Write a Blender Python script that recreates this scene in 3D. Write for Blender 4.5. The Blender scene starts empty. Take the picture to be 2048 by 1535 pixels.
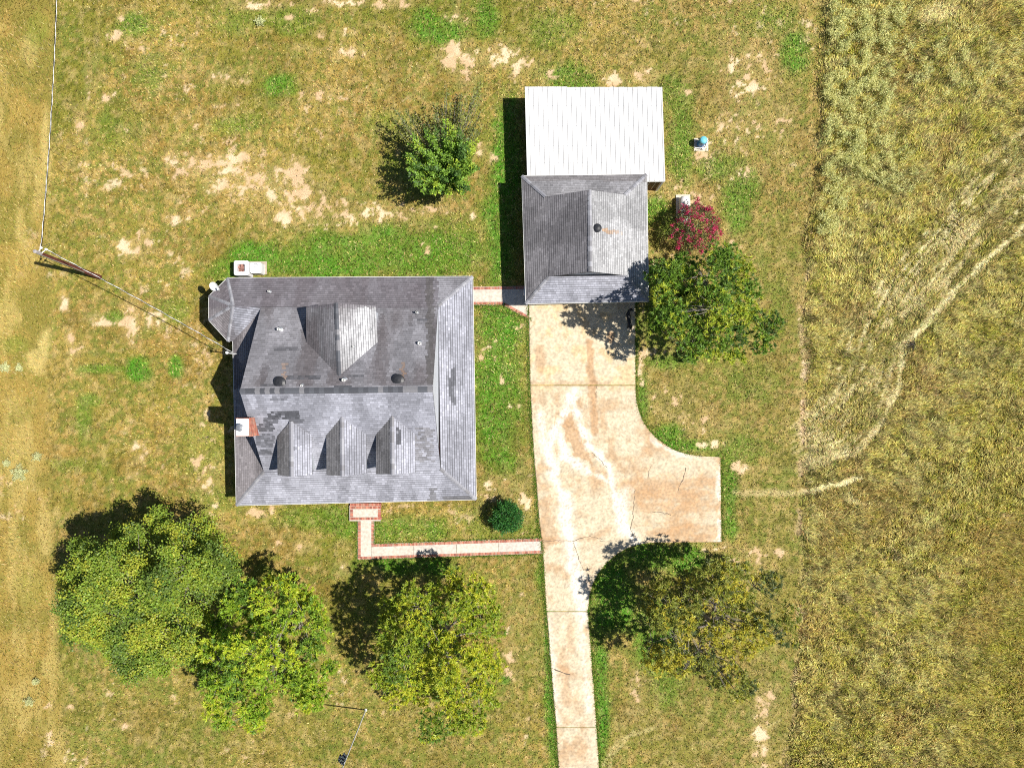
import bpy, bmesh, math, random
import numpy as np
from mathutils import Vector, Matrix

random.seed(11)
RNG = np.random.default_rng(7)
C = bpy.context.scene.collection
PI = math.pi

# ------------------------------------------------------------------ camera, sky, sun, exposure
H, S, NX, NY = 46.667, 30.0, 1010.0, 800.0     # drone height (m), ground pixels per metre, pixel under the drone


def P(px, py, z=0.0):
    """photo pixel + height above the ground (m) -> world point"""
    k = (1.0 - z / H) / S
    return Vector(((px - NX) * k, (NY - py) * k, z))


cam_d = bpy.data.cameras.new("camera")
cam = bpy.data.objects.new("camera", cam_d)
C.objects.link(cam)
cam.location = (0, 0, H)
cam.rotation_euler = (0, 0, 0)
cam_d.sensor_width = 36.0
cam_d.lens = 36.0 * S * H / 2048.0
cam_d.shift_x = (1024.0 - NX) / 2048.0
cam_d.shift_y = (NY - 767.5) / 2048.0
cam_d.clip_start, cam_d.clip_end = 0.5, 3000.0
bpy.context.scene.camera = cam

SUN_DIR = Vector((0.665, -0.095, 1.0)).normalized()
SUN_EL = math.asin(SUN_DIR.z)
SUN_AZ = math.atan2(SUN_DIR.x, SUN_DIR.y)      # clockwise from +Y
world = bpy.data.worlds.new("World")
bpy.context.scene.world = world
world.use_nodes = True
wn = world.node_tree.nodes
wn.clear()
wo = wn.new("ShaderNodeOutputWorld")
wb = wn.new("ShaderNodeBackground")
ws = wn.new("ShaderNodeTexSky")
ws.sky_type = 'NISHITA'
ws.sun_disc = False
ws.sun_elevation = SUN_EL
ws.sun_rotation = SUN_AZ
ws.altitude = 100
ws.air_density = 1.0
ws.dust_density = 0.6
ws.ozone_density = 2.0
wb.inputs[1].default_value = 0.06
world.node_tree.links.new(ws.outputs[0], wb.inputs[0])
world.node_tree.links.new(wb.outputs[0], wo.inputs[0])

sun_d = bpy.data.lights.new("sun", 'SUN')
sun_d.energy = 5.0
sun_d.angle = math.radians(0.53)
sun_d.color = (1.0, 0.955, 0.88)
sun = bpy.data.objects.new("sun", sun_d)
C.objects.link(sun)
sun.rotation_euler = SUN_DIR.to_track_quat('Z', 'Y').to_euler()
sun.location = (20, -5, 60)

vs = bpy.context.scene.view_settings
vs.view_transform = 'Standard'
vs.look = 'None'
vs.gamma = 1.0
vs.use_curve_mapping = False
vs.exposure = 0.48
bpy.context.scene.cycles.use_denoising = False
bpy.context.scene.cycles.filter_width = 1.05
bpy.context.scene.cycles.max_bounces = 6

# ------------------------------------------------------------------ helpers
ORG = {}


class MB:
    """collects shapes, then links them as ONE mesh object"""
    def __init__(s):
        s.v, s.f, s.c = [], [], []
        s.col = None

    def add(s, vs_, fs_, col=None):
        b = len(s.v)
        s.v += [tuple(x) for x in vs_]
        s.f += [tuple(i + b for i in f) for f in fs_]
        col = col or s.col
        s.c += [col or (1, 1, 1)] * len(vs_)

    def box(s, c, d, rz=0.0, m=None, col=None):
        x, y, z = d[0] / 2, d[1] / 2, d[2] / 2
        pts = [Vector(p) for p in ((-x, -y, -z), (x, -y, -z), (x, y, -z), (-x, y, -z), (-x, -y, z), (x, -y, z), (x, y, z), (-x, y, z))]
        R = m if m is not None else Matrix.Rotation(rz, 3, 'Z')
        pts = [R @ p + Vector(c) for p in pts]
        s.add(pts, ((3, 2, 1, 0), (4, 5, 6, 7), (0, 1, 5, 4), (1, 2, 6, 5), (2, 3, 7, 6), (3, 0, 4, 7)), col)

    def rbox(s, c, d, r=0.06, n=4, col=None):
        """box with rounded vertical corners"""
        x, y = d[0] / 2 - r, d[1] / 2 - r
        ring = []
        for (cx, cy, a0) in ((x, y, 0), (-x, y, PI / 2), (-x, -y, PI), (x, -y, 1.5 * PI)):
            for i in range(n + 1):
                a = a0 + PI / 2 * i / n
                ring.append((cx + r * math.cos(a), cy + r * math.sin(a)))
        k = len(ring)
        vv = [(c[0] + a, c[1] + b, c[2] - d[2] / 2) for a, b in ring] + [(c[0] + a, c[1] + b, c[2] + d[2] / 2) for a, b in ring]
        ff = [(i, (i + 1) % k, k + (i + 1) % k, k + i) for i in range(k)] + [tuple(range(k, 2 * k)), tuple(reversed(range(k)))]
        s.add(vv, ff, col)

    def tube(s, pts, rad, n=8, cap=True, col=None):
        pts = [Vector(p) for p in pts]
        rad = rad if isinstance(rad, (list, tuple)) else [rad] * len(pts)
        vv, ff = [], []
        up = Vector((0, 0, 1))
        for i, p in enumerate(pts):
            t = (pts[min(i + 1, len(pts) - 1)] - pts[max(i - 1, 0)])
            t = t.normalized() if t.length > 1e-9 else Vector((0, 0, 1))
            a = t.cross(up)
            a = a.normalized() if a.length > 1e-3 else Vector((1, 0, 0))
            b = a.cross(t).normalized()
            for k in range(n):
                an = 2 * PI * k / n
                vv.append(p + (a * math.cos(an) + b * math.sin(an)) * rad[i])
        for i in range(len(pts) - 1):
            for k in range(n):
                ff.append((i * n + k, i * n + (k + 1) % n, (i + 1) * n + (k + 1) % n, (i + 1) * n + k))
        if cap:
            ff.append(tuple(range(n)))
            ff.append(tuple(range((len(pts) - 1) * n, len(pts) * n)))
        s.add(vv, ff, col)

    def lathe(s, c, prof, n=20, m=None, col=None):
        """prof: list of (radius, z)"""
        R = m if m is not None else Matrix.Identity(3)
        vv, ff = [], []
        for r, z in prof:
            for k in range(n):
                an = 2 * PI * k / n
                vv.append(R @ Vector((r * math.cos(an), r * math.sin(an), z)) + Vector(c))
        for i in range(len(prof) - 1):
            for k in range(n):
                ff.append((i * n + k, i * n + (k + 1) % n, (i + 1) * n + (k + 1) % n, (i + 1) * n + k))
        ff.append(tuple(range(n)))
        ff.append(tuple(range((len(prof) - 1) * n, len(prof) * n)))
        s.add(vv, ff, col)

    def prism(s, pts, z0, z1, col=None):
        k = len(pts)
        vv = [(p[0], p[1], z0) for p in pts] + [(p[0], p[1], z1) for p in pts]
        ff = [tuple(reversed(range(k))), tuple(range(k, 2 * k))] + [(i, (i + 1) % k, k + (i + 1) % k, k + i) for i in range(k)]
        s.add(vv, ff, col)

    def mesh(s, name, mat=None, org=(0, 0, 0), colors=False, smooth=False):
        me = bpy.data.meshes.new(name)
        o = Vector(org)
        me.from_pydata([tuple(Vector(p) - o) for p in s.v], [], s.f)
        if colors:
            a = me.color_attributes.new("Col", 'FLOAT_COLOR', 'POINT')
            arr = np.ones((len(s.v), 4), np.float32)
            arr[:, :3] = np.array(s.c, np.float32)
            a.data.foreach_set("color", arr.ravel())
        if mat:
            me.materials.append(mat)
        if smooth:
            me.polygons.foreach_set("use_smooth", [True] * len(me.polygons))
        me.update()
        return me

    def build(s, name, mat=None, parent=None, org=None, colors=False, smooth=False):
        if parent is not None:
            org = ORG[parent.name]
        elif org is None:
            org = (0, 0, 0)
        o = bpy.data.objects.new(name, s.mesh(name, mat, org, colors, smooth))
        C.objects.link(o)
        if parent is not None:
            o.parent = parent
        else:
            o.location = org
        ORG[o.name] = tuple(org)
        return o


def tag(o, label=None, cat=None, group=None, kind=None):
    if label: o["label"] = label
    if cat: o["category"] = cat
    if group: o["group"] = group
    if kind: o["kind"] = kind
    return o


def thing(name, loc, label, cat, group=None, kind=None):
    o = bpy.data.objects.new(name, None)
    C.objects.link(o)
    o.location = loc
    o.empty_display_size = 0.3
    ORG[o.name] = tuple(loc)
    return tag(o, label, cat, group, kind)


def np_mesh(name, verts, tris, cols=None, mat=None, quads=False):
    """big mesh from numpy arrays (tris: (n,3) or (n,4))"""
    me = bpy.data.meshes.new(name)
    k = tris.shape[1]
    me.vertices.add(len(verts))
    me.vertices.foreach_set("co", np.ascontiguousarray(verts, np.float32).ravel())
    me.loops.add(len(tris) * k)
    me.loops.foreach_set("vertex_index", np.ascontiguousarray(tris, np.int32).ravel())
    me.polygons.add(len(tris))
    me.polygons.foreach_set("loop_start", np.arange(0, len(tris) * k, k, dtype=np.int32))
    me.polygons.foreach_set("loop_total", np.full(len(tris), k, np.int32))
    if cols is not None:
        a = me.color_attributes.new("Col", 'FLOAT_COLOR', 'POINT')
        arr = np.ones((len(verts), 4), np.float32)
        arr[:, :3] = cols
        a.data.foreach_set("color", arr.ravel())
    if mat: me.materials.append(mat)
    me.update(calc_edges=True)
    return me


# ------------------------------------------------------------------ materials
def nt(name):
    m = bpy.data.materials.new(name)
    m.use_nodes = True
    n = m.node_tree.nodes
    n.clear()
    out = n.new("ShaderNodeOutputMaterial")
    return m, n, m.node_tree.links, out


def pbr(name, col, rough=0.6, metal=0.0, var=0.12, scale=6.0, bump=0.0, spec=0.4, coat=0.0):
    m, n, l, out = nt(name)
    b = n.new("ShaderNodeBsdfPrincipled")
    tc = n.new("ShaderNodeTexCoord")
    nz = n.new("ShaderNodeTexNoise")
    nz.inputs["Scale"].default_value = scale
    nz.inputs["Detail"].default_value = 6
    l.new(tc.outputs["Object"], nz.inputs["Vector"])
    mp = n.new("ShaderNodeMapRange")
    mp.inputs[1].default_value, mp.inputs[2].default_value = 0.3, 0.7
    mp.inputs[3].default_value, mp.inputs[4].default_value = 1 - var, 1 + var
    l.new(nz.outputs[0], mp.inputs[0])
    mx = n.new("ShaderNodeVectorMath")
    mx.operation = 'SCALE'
    mx.inputs[0].default_value = col
    l.new(mp.outputs[0], mx.inputs["Scale"])
    l.new(mx.outputs[0], b.inputs["Base Color"])
    b.inputs["Roughness"].default_value = rough
    b.inputs["Metallic"].default_value = metal
    b.inputs["Specular IOR Level"].default_value = spec
    b.inputs["Coat Weight"].default_value = coat
    if bump:
        bp = n.new("ShaderNodeBump")
        bp.inputs["Strength"].default_value = bump
        bp.inputs["Distance"].default_value = 0.02
        n2 = n.new("ShaderNodeTexNoise")
        n2.inputs["Scale"].default_value = scale * 6
        n2.inputs["Detail"].default_value = 4
        l.new(tc.outputs["Object"], n2.inputs["Vector"])
        l.new(n2.outputs[0], bp.inputs["Height"])
        l.new(bp.outputs[0], b.inputs["Normal"])
    l.new(b.outputs[0], out.inputs[0])
    return m


def attr_mat(name, rough=0.9, spec=0.2, nscale=30.0, var=0.18, bump=0.3, bdist=0.02):
    """base colour from the Col attribute with fine noise"""
    m, n, l, out = nt(name)
    b = n.new("ShaderNodeBsdfPrincipled")
    at = n.new("ShaderNodeAttribute")
    at.attribute_name = "Col"
    geo = n.new("ShaderNodeNewGeometry")
    nz = n.new("ShaderNodeTexNoise")
    nz.inputs["Scale"].default_value = nscale
    nz.inputs["Detail"].default_value = 5
    l.new(geo.outputs["Position"], nz.inputs["Vector"])
    mp = n.new("ShaderNodeMapRange")
    mp.inputs[1].default_value, mp.inputs[2].default_value = 0.3, 0.7
    mp.inputs[3].default_value, mp.inputs[4].default_value = 1 - var, 1 + var
    l.new(nz.outputs[0], mp.inputs[0])
    mx = n.new("ShaderNodeVectorMath")
    mx.operation = 'SCALE'
    l.new(at.outputs["Color"], mx.inputs[0])
    l.new(mp.outputs[0], mx.inputs["Scale"])
    l.new(mx.outputs[0], b.inputs["Base Color"])
    b.inputs["Roughness"].default_value = rough
    b.inputs["Specular IOR Level"].default_value = spec
    if bump:
        bp = n.new("ShaderNodeBump")
        bp.inputs["Strength"].default_value = bump
        bp.inputs["Distance"].default_value = bdist
        l.new(nz.outputs[0], bp.inputs["Height"])
        l.new(bp.outputs[0], b.inputs["Normal"])
    l.new(b.outputs[0], out.inputs[0])
    return m


def leaf_mat(name, transl=0.28, rough=0.5, gloss=0.06):
    m, n, l, out = nt(name)
    at = n.new("ShaderNodeAttribute")
    at.attribute_name = "Col"
    d = n.new("ShaderNodeBsdfDiffuse")
    t = n.new("ShaderNodeBsdfTranslucent")
    g = n.new("ShaderNodeBsdfGlossy")
    g.inputs["Roughness"].default_value = rough
    g.inputs["Color"].default_value = (0.9, 0.95, 1.0, 1)
    mx = n.new("ShaderNodeMixShader")
    mx.inputs[0].default_value = transl
    mg = n.new("ShaderNodeMixShader")
    mg.inputs[0].default_value = gloss
    l.new(at.outputs["Color"], d.inputs[0])
    l.new(at.outputs["Color"], t.inputs[0])
    l.new(d.outputs[0], mx.inputs[1])
    l.new(t.outputs[0], mx.inputs[2])
    l.new(mx.outputs[0], mg.inputs[1])
    l.new(g.outputs[0], mg.inputs[2])
    l.new(mg.outputs[0], out.inputs[0])
    return m


M = {
    'ground': attr_mat("soil_and_thatch", nscale=14, var=0.25, bump=0.8, bdist=0.04),
    'grass': leaf_mat("grass_blade", 0.25, 0.6, 0.008),
    'leaf': leaf_mat("tree_leaf", 0.33, 0.5, 0.018),
    'concrete': attr_mat("weathered_concrete", nscale=6, var=0.20, bump=0.25, bdist=0.006, rough=0.85),
    'shingle': attr_mat("asphalt_shingle", nscale=70, var=0.22, bump=0.4, bdist=0.006, rough=0.85),
    'deck': pbr("roof_underlayment", (0.055, 0.055, 0.06), 0.9),
    'brick': attr_mat("red_brick", nscale=40, var=0.18, bump=0.3, bdist=0.005),
    'mortar': pbr("mortar", (0.50, 0.44, 0.38), 0.95, var=0.15, scale=20),
    'bark': pbr("tree_bark", (0.22, 0.19, 0.16), 0.95, var=0.4, scale=9, bump=0.5),
    'white_metal': pbr("white_painted_metal", (0.72, 0.72, 0.73), 0.45, 0.0, 0.06, 1.3),
    'panel': pbr("white_roof_sheet", (0.66, 0.655, 0.65), 0.45, 0.0, 0.08, 1.1),
    'rib': pbr("roof_sheet_shaded_rib", (0.33, 0.325, 0.32), 0.5, 0.0, 0.2, 3),
    'white_plastic': pbr("white_plastic_pipe", (0.78, 0.78, 0.76), 0.4, 0, 0.04, 8),
    'trim': pbr("white_trim_paint", (0.62, 0.62, 0.60), 0.55, 0, 0.06, 4),
    'siding': pbr("pale_grey_siding", (0.42, 0.44, 0.48), 0.6, 0, 0.08, 3),
    'brown_wall': pbr("brown_metal_wall", (0.13, 0.075, 0.055), 0.6, 0, 0.2, 5),
    'black_metal': pbr("black_vent_metal", (0.022, 0.023, 0.027), 0.45, 0.0, 0.2, 8),
    'grey_metal': pbr("galvanised_metal", (0.42, 0.43, 0.45), 0.4, 0.7, 0.15, 8),
    'dark_gap': pbr("dark_interior", (0.02, 0.02, 0.022), 0.8),
    'copper': pbr("rusty_coil_and_fan", (0.33, 0.15, 0.11), 0.7, 0, 0.45, 9),
    'pole_wood': pbr("creosoted_pole_wood", (0.115, 0.032, 0.022), 0.85, 0, 0.35, 7, 0.4),
    'pole_grey': pbr("weathered_pole_top", (0.33, 0.30, 0.29), 0.9, 0, 0.2, 9),
    'alu': pbr("bare_aluminium_wire", (0.70, 0.70, 0.68), 0.5, 0.1, 0.1, 30),
    'black_wire': pbr("black_wire_cover", (0.02, 0.02, 0.02), 0.7),
    'tank_blue': pbr("blue_tank_paint", (0.035, 0.20, 0.55), 0.35, 0, 0.08, 5),
    'tank_cyan': pbr("faded_cyan_tank_top", (0.16, 0.52, 0.62), 0.4, 0, 0.1, 5),
    'tank_white': pbr("white_tank_paint", (0.76, 0.75, 0.72), 0.4, 0, 0.06, 4),
    'pad': pbr("cream_concrete_pad", (0.60, 0.54, 0.43), 0.9, 0, 0.18, 5, 0.3),
    'glass': pbr("dark_window_glass", (0.03, 0.04, 0.05), 0.08, 0, 0.05, 2, 0, 0.8),
    'door_white': pbr("white_garage_door", (0.66, 0.66, 0.64), 0.5, 0, 0.05, 2),
    'door_red': pbr("dark_red_front_door", (0.16, 0.03, 0.025), 0.5, 0, 0.1, 3),
    'dog': pbr("black_dog_coat", (0.010, 0.010, 0.013), 0.55, 0, 0.3, 12),
    'crack': pbr("dirt_filled_crack", (0.13, 0.10, 0.075), 0.95, 0, 0.35, 30),
    'finial': pbr("white_flagpole_ball", (0.8, 0.8, 0.78), 0.3),
    'twig': pbr("dead_dark_twig", (0.05, 0.04, 0.035), 0.9, 0, 0.3, 10),
}


def brick_wall_mat():
    m, n, l, out = nt("house_brick_wall")
    b = n.new("ShaderNodeBsdfPrincipled")
    geo = n.new("ShaderNodeNewGeometry")
    sep = n.new("ShaderNodeSeparateXYZ")
    l.new(geo.outputs["Position"], sep.inputs[0])
    ad = n.new("ShaderNodeMath")
    l.new(sep.outputs[0], ad.inputs[0])
    l.new(sep.outputs[1], ad.inputs[1])
    cb = n.new("ShaderNodeCombineXYZ")
    l.new(ad.outputs[0], cb.inputs[0])
    l.new(sep.outputs[2], cb.inputs[1])
    br = n.new("ShaderNodeTexBrick")
    br.inputs["Color1"].default_value = (0.30, 0.10, 0.07, 1)
    br.inputs["Color2"].default_value = (0.22, 0.08, 0.06, 1)
    br.inputs["Mortar"].default_value = (0.45, 0.40, 0.36, 1)
    br.inputs["Scale"].default_value = 1.0
    br.inputs["Brick Width"].default_value = 0.21
    br.inputs["Row Height"].default_value = 0.075
    br.inputs["Mortar Size"].default_value = 0.008
    l.new(cb.outputs[0], br.inputs["Vector"])
    l.new(br.outputs[0], b.inputs["Base Color"])
    b.inputs["Roughness"].default_value = 0.9
    l.new(b.outputs[0], out.inputs[0])
    return m


M['brick_wall'] = brick_wall_mat()

# ------------------------------------------------------------------ noise and masks over the site (2 photo pixels = 6.7 cm per cell)
CELL = 2
MX0, MY0 = -200, -200
MW, MH = 1230, 970


def vnoise(x, y, seed):
    xi = np.floor(x).astype(np.int64)
    yi = np.floor(y).astype(np.int64)
    fx, fy = x - xi, y - yi
    fx = fx * fx * (3 - 2 * fx)
    fy = fy * fy * (3 - 2 * fy)

    def h(a, b):
        k = (a * 374761393 + b * 668265263 + seed * 974634777) & 0xFFFFFFFF
        k = ((k ^ (k >> 13)) * 1274126177) & 0xFFFFFFFF
        k = (k ^ (k >> 16)) & 0xFFFF
        return k / 65535.0
    a, b, c, d = h(xi, yi), h(xi + 1, yi), h(xi, yi + 1), h(xi + 1, yi + 1)
    return (a * (1 - fx) + b * fx) * (1 - fy) + (c * (1 - fx) + d * fx) * fy


def fbm(x, y, scale, seed, oct=4, gain=0.55):
    t, amp, tot = 0, 1.0, 0.0
    for i in range(oct):
        t = t + amp * vnoise(x / scale * 2 ** i + 17.3 * i, y / scale * 2 ** i + 9.1 * i, seed + i)
        tot += amp
        amp *= gain
    return t / tot


def sst(a, b, x):
    t = np.clip((x - a) / (b - a), 0, 1)
    return t * t * (3 - 2 * t)


def blobs(X, Y, lst, nz, soft=(1.25, 0.6), amp=0.9):
    m = np.zeros_like(X)
    for b in lst:
        cx, cy, rx, ry = b[:4]
        s = b[4] if len(b) > 4 else 1.0
        x0, x1, y0, y1 = cx - 2 * rx, cx + 2 * rx, cy - 2 * ry, cy + 2 * ry
        if X.ndim == 2:
            j0, j1 = max(0, int((x0 - MX0) / CELL)), min(MW, int((x1 - MX0) / CELL) + 2)
            i0, i1 = max(0, int((y0 - MY0) / CELL)), min(MH, int((y1 - MY0) / CELL) + 2)
            if j1 <= j0 or i1 <= i0:
                continue
            sl = (slice(i0, i1), slice(j0, j1))
        else:
            sl = slice(None)
        d = np.sqrt(((X[sl] - cx) / rx) ** 2 + ((Y[sl] - cy) / ry) ** 2) + amp * (nz[sl] - 0.5) * 2
        m[sl] = np.maximum(m[sl], s * sst(soft[0], soft[1], d))
    return m


def seg_dist(X, Y, pts):
    best = np.full_like(X, 1e9)
    for (x0, y0), (x1, y1) in zip(pts[:-1], pts[1:]):
        dx, dy = x1 - x0, y1 - y0
        t = np.clip(((X - x0) * dx + (Y - y0) * dy) / (dx * dx + dy * dy + 1e-9), 0, 1)
        best = np.minimum(best, np.hypot(X - x0 - t * dx, Y - y0 - t * dy))
    return best


def in_poly(X, Y, poly):
    r = np.zeros(X.shape, bool)
    n = len(poly)
    for i in range(n):
        x0, y0 = poly[i]
        x1, y1 = poly[(i + 1) % n]
        if y0 == y1:
            continue
        c = ((y0 > Y) != (y1 > Y)) & (X < (x1 - x0) * (Y - y0) / (y1 - y0) + x0)
        r ^= c
    return r


GX, GY = np.meshgrid(MX0 + CELL * np.arange(MW, dtype=np.float64), MY0 + CELL * np.arange(MH, dtype=np.float64))
n_big = fbm(GX, GY, 170, 1)
n_mid = fbm(GX, GY, 46, 5)
n_sml = fbm(GX, GY, 16, 9)
n_fin = fbm(GX, GY, 7, 13, 3)
n_col = fbm(GX, GY, 90, 21)

DRIVE_W = [(590, 1056), (610, 1057), (770, 1060), (900, 1067), (1050, 1079), (1100, 1086), (1222, 1093), (1350, 1103), (1453, 1112), (1535, 1117), (1640, 1126), (1740, 1134)]
DRIVE_E = [(590, 1271), (605, 1271), (770, 1271), (800, 1273), (820, 1277), (845, 1287), (860, 1298), (875, 1312), (890, 1332), (900, 1350), (908, 1375), (912, 1400), (913.5, 1438), (915, 1441), (1083, 1443), (1084.5, 1300),
           (1088, 1275), (1095, 1255), (1105, 1237), (1117, 1222), (1130, 1208), (1150, 1194), (1170, 1185), (1190, 1179), (1222, 1176), (1290, 1181), (1400, 1189), (1453, 1193), (1535, 1198), (1640, 1208), (1740, 1216)]


def xw(y): return np.interp(y, [a for a, b in DRIVE_W], [b for a, b in DRIVE_W])
def xe(y): return np.interp(y, [a for a, b in DRIVE_E], [b for a, b in DRIVE_E])


drive_mask = (GY > 590) & (GX > xw(GY)) & (GX < xe(GY))
WALKS = [  # outer outlines of the brick-edged paths
    [(716, 1036), (748, 1036), (748, 1087.5), (1083, 1076), (1086, 1106), (716, 1118)],
    [(930, 574), (1065, 571), (1065, 640), (1057, 637), (1008, 609), (930, 610)],
    [(699, 1000), (763, 1000), (763, 1041), (699, 1041)],
    [(470, 522), (535, 522), (535, 550), (470, 550)],
    [(1352, 389), (1381, 389), (1381, 446), (1352, 446)],
]
hard = drive_mask.copy()
for w in WALKS:
    hard |= in_poly(GX, GY, w)
bld = in_poly(GX, GY, [(500, 620), (860, 615), (865, 925), (505, 930)]) | in_poly(GX, GY, [(1066, 372), (1275, 372), (1275, 585), (1066, 585)]) | in_poly(GX, GY, [(1066, 205), (1308, 205), (1310, 385), (1068, 385)])

GREEN = [(760, 500, 240, 60, .85), (620, 530, 130, 32, 1), (530, 512, 70, 38, 1), (460, 545, 50, 30, .8), (900, 500, 100, 70, .75), (1000, 450, 42, 160, 1), (1015, 300, 38, 130, .95),
         (1000, 780, 55, 190, .9), (1000, 650, 65, 60, 1), (880, 60, 70, 30, .9), (970, 40, 25, 50, .9), (850, 35, 26, 24, .8), (1140, 150, 60, 30, .8), (1110, 60, 60, 40, .4), (1360, 280, 30, 110, .75),
         (1345, 190, 40, 40, .6), (1310, 420, 25, 40, .8), (1340, 450, 40, 30, .6), (1480, 390, 40, 70, .75), (1440, 335, 50, 30, .65), (280, 740, 30, 26, 1.1), (350, 733, 16, 22, 1.0), (200, 738, 60, 9, .6),
         (165, 840, 18, 50, .6), (180, 800, 30, 14, .6), (150, 930, 60, 16, .4), (1230, 1200, 62, 95, 1), (1200, 1380, 20, 170, .95), (1330, 1115, 120, 36, .95), (1300, 1250, 60, 80, .8), (1098, 1300, 11, 200, .9),
         (1108, 1470, 16, 90, 1), (1090, 1150, 22, 40, .7), (800, 1058, 140, 28, .75), (830, 1130, 130, 22, .9), (980, 1050, 90, 50, .35), (1380, 890, 75, 15, 1), (1340, 870, 40, 22, .8), (1460, 1000, 18, 95, .8),
         (1285, 800, 14, 60, .8), (1330, 720, 50, 18, .6), (1310, 620, 40, 90, .5), (560, 170, 40, 24, .8), (270, 50, 40, 28, .7), (300, 155, 40, 40, .45), (480, 250, 60, 20, .5), (1590, 100, 36, 50, .9),
         (1540, 40, 60, 40, .5), (1340, 1350, 40, 70, .5), (690, 1040, 60, 34, .6), (1010, 1360, 14, 10, .8), (480, 40, 70, 30, .35), (590, 40, 50, 30, .4), (850, 340, 90, 70, .5), (780, 250, 60, 30, .4),
         (350, 620, 30, 30, .5), (225, 635, 26, 16, .7), (420, 1000, 60, 30, .35), (620, 1035, 90, 22, .5), (1225, 240, 30, 20, .4), (1510, 770, 60, 50, .35), (1560, 620, 30, 60, .3), (1480, 900, 60, 30, .5), (240, 250, 60, 60, .3), (400, 900, 70, 60, .3)]
BARE = [(400, 330, 32, 20), (345, 318, 15, 15), (455, 322, 26, 16), (485, 315, 14, 10), (370, 345, 20, 8), (470, 352, 50, 24, .85), (530, 370, 75, 34, .8), (592, 350, 24, 36), (600, 385, 40, 30, .8), (430, 372, 20, 20, .8),
        (640, 425, 90, 34, .62), (560, 420, 34, 26, .6), (640, 430, 20, 12, .9), (760, 425, 90, 24, .62), (860, 420, 70, 15, .55), (905, 110, 24, 34, .95), (945, 120, 40, 20, .8), (1000, 112, 40, 22, .9), (1040, 130, 30, 20, .7),
        (930, 155, 25, 20, .8), (910, 40, 26, 12, .7), (345, 440, 15, 12), (378, 430, 8, 11), (230, 72, 15, 10), (244, 35, 8, 8), (580, 35, 10, 8), (640, 70, 10, 7), (688, 66, 8, 9), (704, 66, 8, 7), (213, 198, 8, 8), (228, 190, 5, 4),
        (150, 700, 14, 12), (140, 675, 10, 17), (128, 608, 10, 14), (262, 640, 18, 40), (195, 640, 16, 12), (225, 645, 40, 10, .7), (300, 640, 30, 20, .6), (250, 495, 16, 16, .9), (270, 505, 20, 12, .8), (296, 488, 12, 14, .95), (280, 480, 8, 22, .8),
        (510, 1025, 16, 9), (545, 1020, 7, 11), (530, 1042, 7, 5), (557, 1085, 9, 6), (602, 1092, 10, 11), (270, 893, 9, 7), (280, 916, 8, 9), (262, 950, 16, 8, .8), (1283, 570, 9, 70, .7), (1281, 740, 8, 40, .8), (1300, 705, 40, 14, .6),
        (1360, 560, 60, 30, .4), (1420, 890, 40, 10, .8), (1480, 935, 17, 13, .9), (1365, 838, 14, 12, .9), (1400, 850, 60, 22, .5), (1340, 800, 50, 40, .4), (1500, 150, 60, 60, .6), (1520, 120, 40, 16, .7), (1490, 250, 60, 36, .5), (1560, 230, 26, 60, .4),
        (1225, 160, 28, 13, .8), (1100, 155, 26, 16, .7), (1290, 150, 24, 15, .8), (1365, 185, 20, 8, .7), (1400, 308, 26, 20, .8), (1415, 285, 16, 12, .8), (1350, 380, 45, 24, .6), (1400, 400, 40, 20, .5), (1350, 525, 55, 14, .75), (1460, 480, 30, 40, .4), (1490, 345, 40, 20, .6),
        (1010, 985, 60, 36, .6), (1045, 1010, 18, 60, .7), (940, 985, 20, 16, .7), (1060, 950, 14, 40, .5), (1525, 1420, 22, 36, .8), (1520, 1490, 18, 60, .8), (1535, 1390, 20, 14, .7), (1275, 1385, 14, 50, .6), (1270, 1420, 24, 8, .8), (1020, 1300, 14, 70, .55), (1040, 1230, 30, 80, .3),
        (1560, 1105, 12, 14, .8), (1430, 1095, 30, 9, .7), (1500, 1110, 50, 20, .5), (850, 500, 9, 12, 1), (845, 492, 6, 8, 1), (868, 455, 7, 6), (945, 430, 5, 8), (962, 300, 12, 14, .9), (985, 315, 10, 12, .8), (1000, 372, 6, 5), (1008, 487, 6, 10, .8), (820, 512, 10, 6, .8), (575, 445, 14, 12, .8),
        (440, 212, 14, 5, .9), (475, 211, 6, 5, .8), (445, 155, 30, 14, .6), (490, 160, 14, 9, .5), (640, 190, 40, 20, .5), (700, 105, 34, 12, .6), (520, 10, 70, 12, .7), (680, 6, 60, 9, .8), (780, 8, 40, 10, .8), (620, 22, 20, 8, .7), (260, 260, 30, 16, .4),
        (964, 716, 9, 7, 1), (1004, 762, 6, 6, .9), (1032, 690, 6, 5, .8), (1038, 812, 7, 6, .9), (1018, 812, 5, 5, .9), (1002, 752, 5, 5, .9), (980, 700, 40, 30, .3), (1030, 660, 20, 24, .5), (730, 1105, 12, 8, .7), (690, 1135, 10, 16, .7), (420, 960, 36, 20, .5), (410, 975, 16, 10, .8),
        (400, 870, 16, 30, .45), (395, 920, 14, 18, .7), (420, 940, 12, 20, .6), (430, 1010, 10, 6, .6), (140, 1415, 10, 8, .9), (280, 1480, 8, 7, .7), (255, 1450, 18, 10, .5), (90, 1410, 14, 6, .7), (100, 1480, 8, 20, .6),
        (1600, 600, 9, 60, .55), (1608, 760, 9, 70, .7), (1605, 850, 8, 40, .7), (1640, 860, 12, 9, .6), (160, 240, 12, 40, .5), (178, 150, 8, 50, .55), (195, 60, 6, 60, .35), (172, 330, 8, 60, .35)]

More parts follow.
